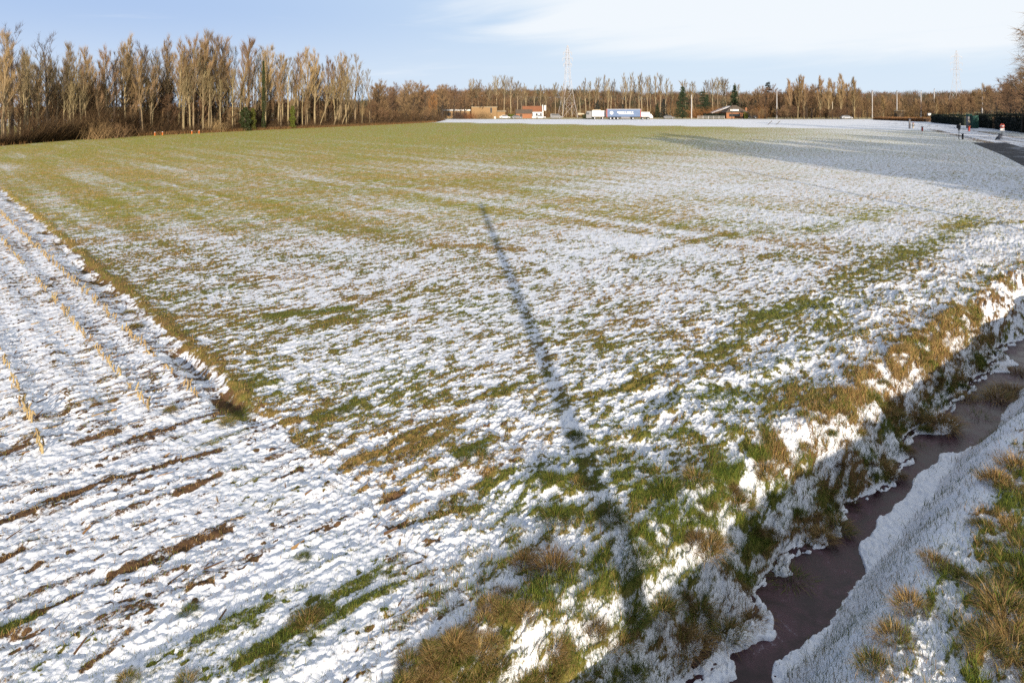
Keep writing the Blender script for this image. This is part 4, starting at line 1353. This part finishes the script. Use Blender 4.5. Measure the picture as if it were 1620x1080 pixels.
hedge((at(924, 275), 275), (at(937, 272), 272), 1.4, 1.6, 2.0, M_evergreen, 'small green hedge sloping behind the white box lorry', 1500, leaf=.16)
hedge((at(1176, 268), 268), (at(1183, 268), 268), 2.2, 2.4, 1.6, M_ivy, 'yellow green clipped shrub before the bungalow', 1200, leaf=.14)
hedge((at(804, 276), 276), (at(813, 276), 276), 1.5, 1.6, 1.6, M_ivy, 'yellowish garden hedge next to the orange barn', 900, leaf=.14)

fo = thing('rail_fence', 'low white rail fence before the clipped evergreen hedge', 'fence', (at(1104, 270), 270, 0))
LN = at(1146, 270) - at(1104, 270)
for z in (.45, .95):
    MB().box((LN / 2, 0, z), (LN, .06, .12)).build('rail', M_pole, fo)
for i in range(6):
    MB().box((LN * i / 5, .08, .55), (.14, .1, 1.1)).build('post', M_pole, fo)


# ------------------------------------------------------------------ vehicles
def wheel(o, x, y, r=.33, w=.22):
    m = MB()
    m.tube([(x, y - w / 2, r), (x, y + w / 2, r)], r, 16)
    t = m.build('wheel', M_rubber, o)
    MB().tube([(x, y - w / 2 - .012, r), (x, y - w / 2 + .01, r)], r * .55, 12).build('rim', M_silver, t)


def car(px, Y, lab, mt, van=False, rz=0.0):
    o = thing('parked_car' if not van else 'parked_van', lab, 'van' if van else 'car', (at(px, Y), Y, 0), rz)
    if van:
        prof = [(-2.3, .35), (2.2, .35), (2.25, .95), (1.6, 1.15), (1.0, 1.85), (-2.2, 1.95), (-2.35, 1.7)]
        win = [(-1.9, 1.25), (1.35, 1.25), (.95, 1.72), (-1.9, 1.78)]
    else:
        prof = [(-2.1, .3), (2.05, .3), (2.15, .68), (1.25, .88), (.55, 1.38), (-1.0, 1.44), (-1.75, 1.0), (-2.15, .92)]
        win = [(-1.5, .98), (1.05, .94), (.48, 1.30), (-.95, 1.36)]
    MB().prism(prof, 1, -.85, .85).build('body', mt, o)
    MB().prism(win, 1, -.865, .865).build('side_windows', M_glass, o)
    for x in (-1.35, 1.35):
        for y in (-.78, .78):
            wheel(o, x, y)
    for s in (-1, 1):
        MB().box((2.13 if not van else 2.22, s * .6, .66), (.08, .3, .14)).build('headlight', M_white, o)
    return o


car(799, 270, 'white car at the drive by the pale brick house', M_white)
car(818, 269, 'black car parked right before the orange barn', M_darkpaint)
car(880, 271, 'dark estate van standing between white house and pylon', M_darkpaint, True)
car(1058, 268, 'black car on the far road past the white van', M_darkpaint)
car(1189, 270, 'dark blue van beside the brick bungalow', M_darkpaint, True)
car(1339, 262, 'silver car driving along the thicket', M_silver)
car(855, 274, 'grey blue car tucked against the white house', M_silver)


def lorry_box(px0, px1, Y, h, body, lab, name, cat):
    x0, x1 = at(px0, Y), at(px1, Y)
    o = thing(name, lab, cat, ((x0 + x1) / 2, Y, 0))
    L = x1 - x0
    MB().box((0, 0, (h + .95) / 2 + .1), (L, 2.5, h - .95), 0, .05).build('cargo_box', body, o)
    MB().box((0, 0, .85), (L * .97, 1.0, .22)).build('chassis', M_darkmetal, o)
    return o, L


o, L = lorry_box(936, 957, 256, 3.2, M_white, 'white box lorry parked behind the end of the blue trailer', 'box_lorry', 'lorry')
for x in (-L * .3, L * .3):
    for y in (-1.05, 1.05):
        wheel(o, x, y, .46, .3)
MB().box((-L * .12, .6, 3.35), (L * .62, 1.2, .6), 0, .05).build('roof_deflector', M_cream, o)
c = MB().prism([(-1.0, .5), (1.0, .5), (1.0, 2.9), (.75, 3.1), (-.7, 3.1), (-1.0, 1.9)], 1, -1.15, 1.15)
co = c.build('cab', M_darkpaint, o)
co.location = (-L / 2 - 1.15, 0, 0)
MB().box((-.4, -1.16, 2.2), (1.0, .04, .7)).build('side_window', M_glass, co)

o, L = lorry_box(960, 1012, 252, 3.75, M_blue, 'long blue curtain trailer with white lettering and red end frames', 'curtain_trailer', 'trailer')
for s in (-1, 1):
    MB().box((s * (L / 2 + .12), 0, 2.35), (.24, 2.5, 2.85)).build('end_frame', M_redpaint, o)
for x in (-L * .40, -L * .29, -L * .18, L * .28):
    for y in (-1.05, 1.05):
        wheel(o, x, y, .48, .3)
MB().box((L * .05, -1.0, .7), (L * .26, .3, .7)).build('pallet_box', M_concrete, o)
MB().box((0, 0, 3.83), (L + .4, 2.54, .12)).build('roof_rail', M_lattice, o)
zc = 2.5
em = MB().tube([(-L * .37, -1.253, zc), (-L * .37, -1.262, zc)], .62, 20)
em = em.build('emblem', M_white, o)
MB().prism([(-L * .37 - .3, zc - .32), (-L * .37 + .1, zc - .1), (-L * .37 + .34, zc + .36), (-L * .37 - .05, zc + .1)], 1, -1.266, -1.274).build('emblem_mark', M_green, em)
lt = MB()
x = -L * .20
for w in (.34, .28, .3, .26, .3, .3, .22, .3, .28, 0, .4, 0, .34, .28, .28, .26, .28, 0, .3, .26):
    if w:
        lt.box((x + w / 2, -1.262, zc + .22), (w * .78, .014, .50))
    x += (w or .2) * 1.06
lt.build('lettering', M_white, o)
MB().box((L * .07, -1.262, zc - .38), (L * .46, .014, .2)).build('text_line', M_white, o)

o, L = lorry_box(1013.5, 1027, 254, 2.7, M_white, 'small white van body next to the red end of the trailer', 'white_van', 'van')
for x in (-L * .3, L * .3):
    for y in (-1.05, 1.05):
        wheel(o, x, y, .38, .25)
MB().prism([(0, .5), (1.2, .5), (1.2, 1.2), (.5, 2.1), (0, 2.1)], 1, -1.0, 1.0).build('cab', M_white, o).location = (L / 2, 0, 0)

# ------------------------------------------------------------------ small things by the field
def marker(px, py, lab, group, h=.55):
    x, y = P(px, py)
    o = thing('marker_post', lab, 'marker post', (x, y, 0), 0, group)
    MB().tube([(0, 0, -.1), (0, 0, h)], .11, 8).build('post', M_orange, o)
    MB().tube([(0, 0, h), (0, 0, h + .08)], [.11, .04], 8).build('cap', M_white, o)


for px, py in ((245, 214.8), (257, 214.3), (303.5, 212.3), (315, 211.6)):
    marker(px, py, 'short orange marker post at the grassy wood edge', 'orange marker posts at the wood edge')
x, Y = at(194, 122), 122
o = thing('orange_banner', 'small orange banner hanging among the tree trunks', 'banner', (x, Y, 0))
MB().box((0, 0, 2.1), (.7, .05, .95), 0, .01).build('cloth', M_orange, o)
for s in (-1, 1):
    MB().tube([(s * .4, 0, -.1), (s * .4, 0, 2.7)], .03, 6).build('post', M_timber, o)


def sign(px, py, h, lab, kind):
    x, y = P(px, py)
    o = thing('road_sign', lab, 'sign', (x, y, 0))
    MB().tube([(0, 0, -.1), (0, 0, h)], .05, 8).build('post', M_darkmetal, o)
    if kind == 'plate':
        pl = MB().tube([(0, -.06, h), (0, -.09, h)], .36, 20).build('round_plate', M_redpaint, o)
        MB().box((0, -.10, h), (.5, .02, .16)).build('bar', M_white, pl)
        MB().box((0, -.07, h - .52), (.72, .03, .42), 0, .01).build('lower_plate', M_white, o)
    else:
        MB().tube([(0, .06, h - .1), (0, .09, h - .1)], .34, 20).build('round_plate', M_darkmetal, o)
        MB().box((.25, .07, h + .25), (.18, .04, .3)).build('side_plate', M_cream, o)
        MB().box((0, -.05, h - .4), (.3, .12, .35)).build('box', M_darkmetal, o)


sign(1585, 220.5, 2.0, 'red round no entry sign over a white plate beside the lane', 'plate')
sign(1517, 220.5, 2.0, 'back of a dark round sign on a thin post by the snowy track', 'back')


def post(name, px, py, w, h, mt, lab, cat='post', cap=None, rx=0.0, ry=0.0):
    x, y = P(px, py)
    o = thing(name, lab, cat, (x, y, 0))
    MB().box((0, 0, h / 2), (w, w, h), 0, w * .12).build('body', mt, o)
    if cap:
        MB().box((0, 0, h + w * .3), (w * 1.5, w * 1.5, w * .5), 0, w * .1).build('cap', cap, o)
    o.rotation_euler = (rx, ry, 0)
    return o


post('bollard', 1523, 220.5, .2, .75, M_darkmetal, 'short black bollard right next to the dark round sign', 'bollard', M_darkmetal)
post('bollard', 1459, 207.5, .26, .75, M_redpaint, 'faded red bollard alone at the bend of the track', 'bollard', M_concrete)
post('bollard', 1533, 207.5, .3, .9, M_redpaint, 'red bollard standing before the grey cabinet', 'bollard', M_orangebrick)
post('marker_post', 1580, 221, .3, .75, M_concrete, 'squat grey stone post by the red and white sign', 'post', M_concrete, 0, .25)
post('marker_post', 1575, 221.5, .16, .5, M_darkmetal, 'little dark tilted stump by the grey stone post', 'post', M_darkmetal, 0, .6)
post('lamp_pillar', 1439, 203.5, .3, 2.1, M_concrete, 'pale pillar with a tilted dark solar panel on top', 'pillar', M_darkmetal)
post('marker_post', 1444.5, 203, .25, 1.1, M_cream, 'low pinkish post close to the solar pillar', 'post', M_redpaint)
x, y = P(1533, 203)
o = thing('grey_cabinet', 'tall grey cabinet covered in posters between hedge and green cabinet', 'cabinet', (x, y, 0))
MB().box((0, 0, 1.4), (.95, .7, 2.8), 0, .04).build('body', M_concrete, o)
MB().box((-.05, -.37, 1.5), (.6, .02, .8)).build('poster', M_cream, o)
MB().box((0, 0, 2.95), (1.0, .8, .5), 0, .04).build('top_box', M_green, o)
x, y = P(1542, 203.2)
o = thing('green_cabinet', 'green metal cabinet set between two dark hedges', 'cabinet', (x, y, 0))
MB().box((0, 0, 1.45), (1.3, .8, 2.9), 0, .04).build('body', M_green, o)
for s in (-1, 1):
    d_ = MB().box((s * .31, -.41, 1.45), (.58, .03, 2.6)).build('door', M_green, o)
    MB().box((s * .08, -.44, 1.45), (.04, .04, .2)).build('handle', M_darkmetal, d_)
o = thing('cream_box', 'small cream box on top of the russet reed mound', 'box', (at(1470, 222), 222, 0))
MB().box((0, 0, 2.3), (.95, .6, .75), 0, .03).build('body', M_white, o)
MB().tube([(0, 0, 0), (0, 0, 1.95)], .06, 6).build('post', M_timber, o)
o = thing('site_hut', 'pale flat panel hut roof showing in the thicket under a lamp post', 'hut', (at(1422, 262), 262, 0))
MB().box((0, 0, 1.5), (2.3, 2, 3.0)).build('wall', M_timber, o)
MB().box((0, -.1, 3.15), (2.7, 2.4, .3), 0, .03).build('roof', M_cream, o)
o = thing('market_shelter', 'small cream roofed shelter between the pylon and the white lorry', 'shelter', (at(919, 272), 272, 0))
MB().prism([(-1.3, 1.5), (1.3, 1.7), (1.2, 2.1), (-1.3, 2.3)], 1, -1, 1).build('roof', M_cream, o)
for s in (-1, 1):
    MB().tube([(s * 1.1, -.8, 0), (s * 1.1, -.8, 1.6)], .07, 6).build('post', M_timber, o)
for (px, lab) in ((1218, 'tilted dark rail on the snow strip, further from the thicket'), (1231, 'tilted dark rail on the snow strip, closer to the thicket')):
    x, y = P(px, 197.5)
    o = thing('tilted_rail', lab, 'rail', (x, y, 0))
    MB().tube([(-.55, 0, .0), (.55, 0, 1.0)], .07, 8).build('bar', M_timber, o)
    MB().tube([(-.55, 0, -.1), (-.55, 0, .12)], .09, 8).build('foot', M_timber, o)
o = thing('white_gatepost', 'small white post at the snow edge before the brown bush', 'post', (at(783, 268), 268, 0))
MB().box((0, 0, .45), (.75, .5, .9), 0, .05).build('body', M_white, o)
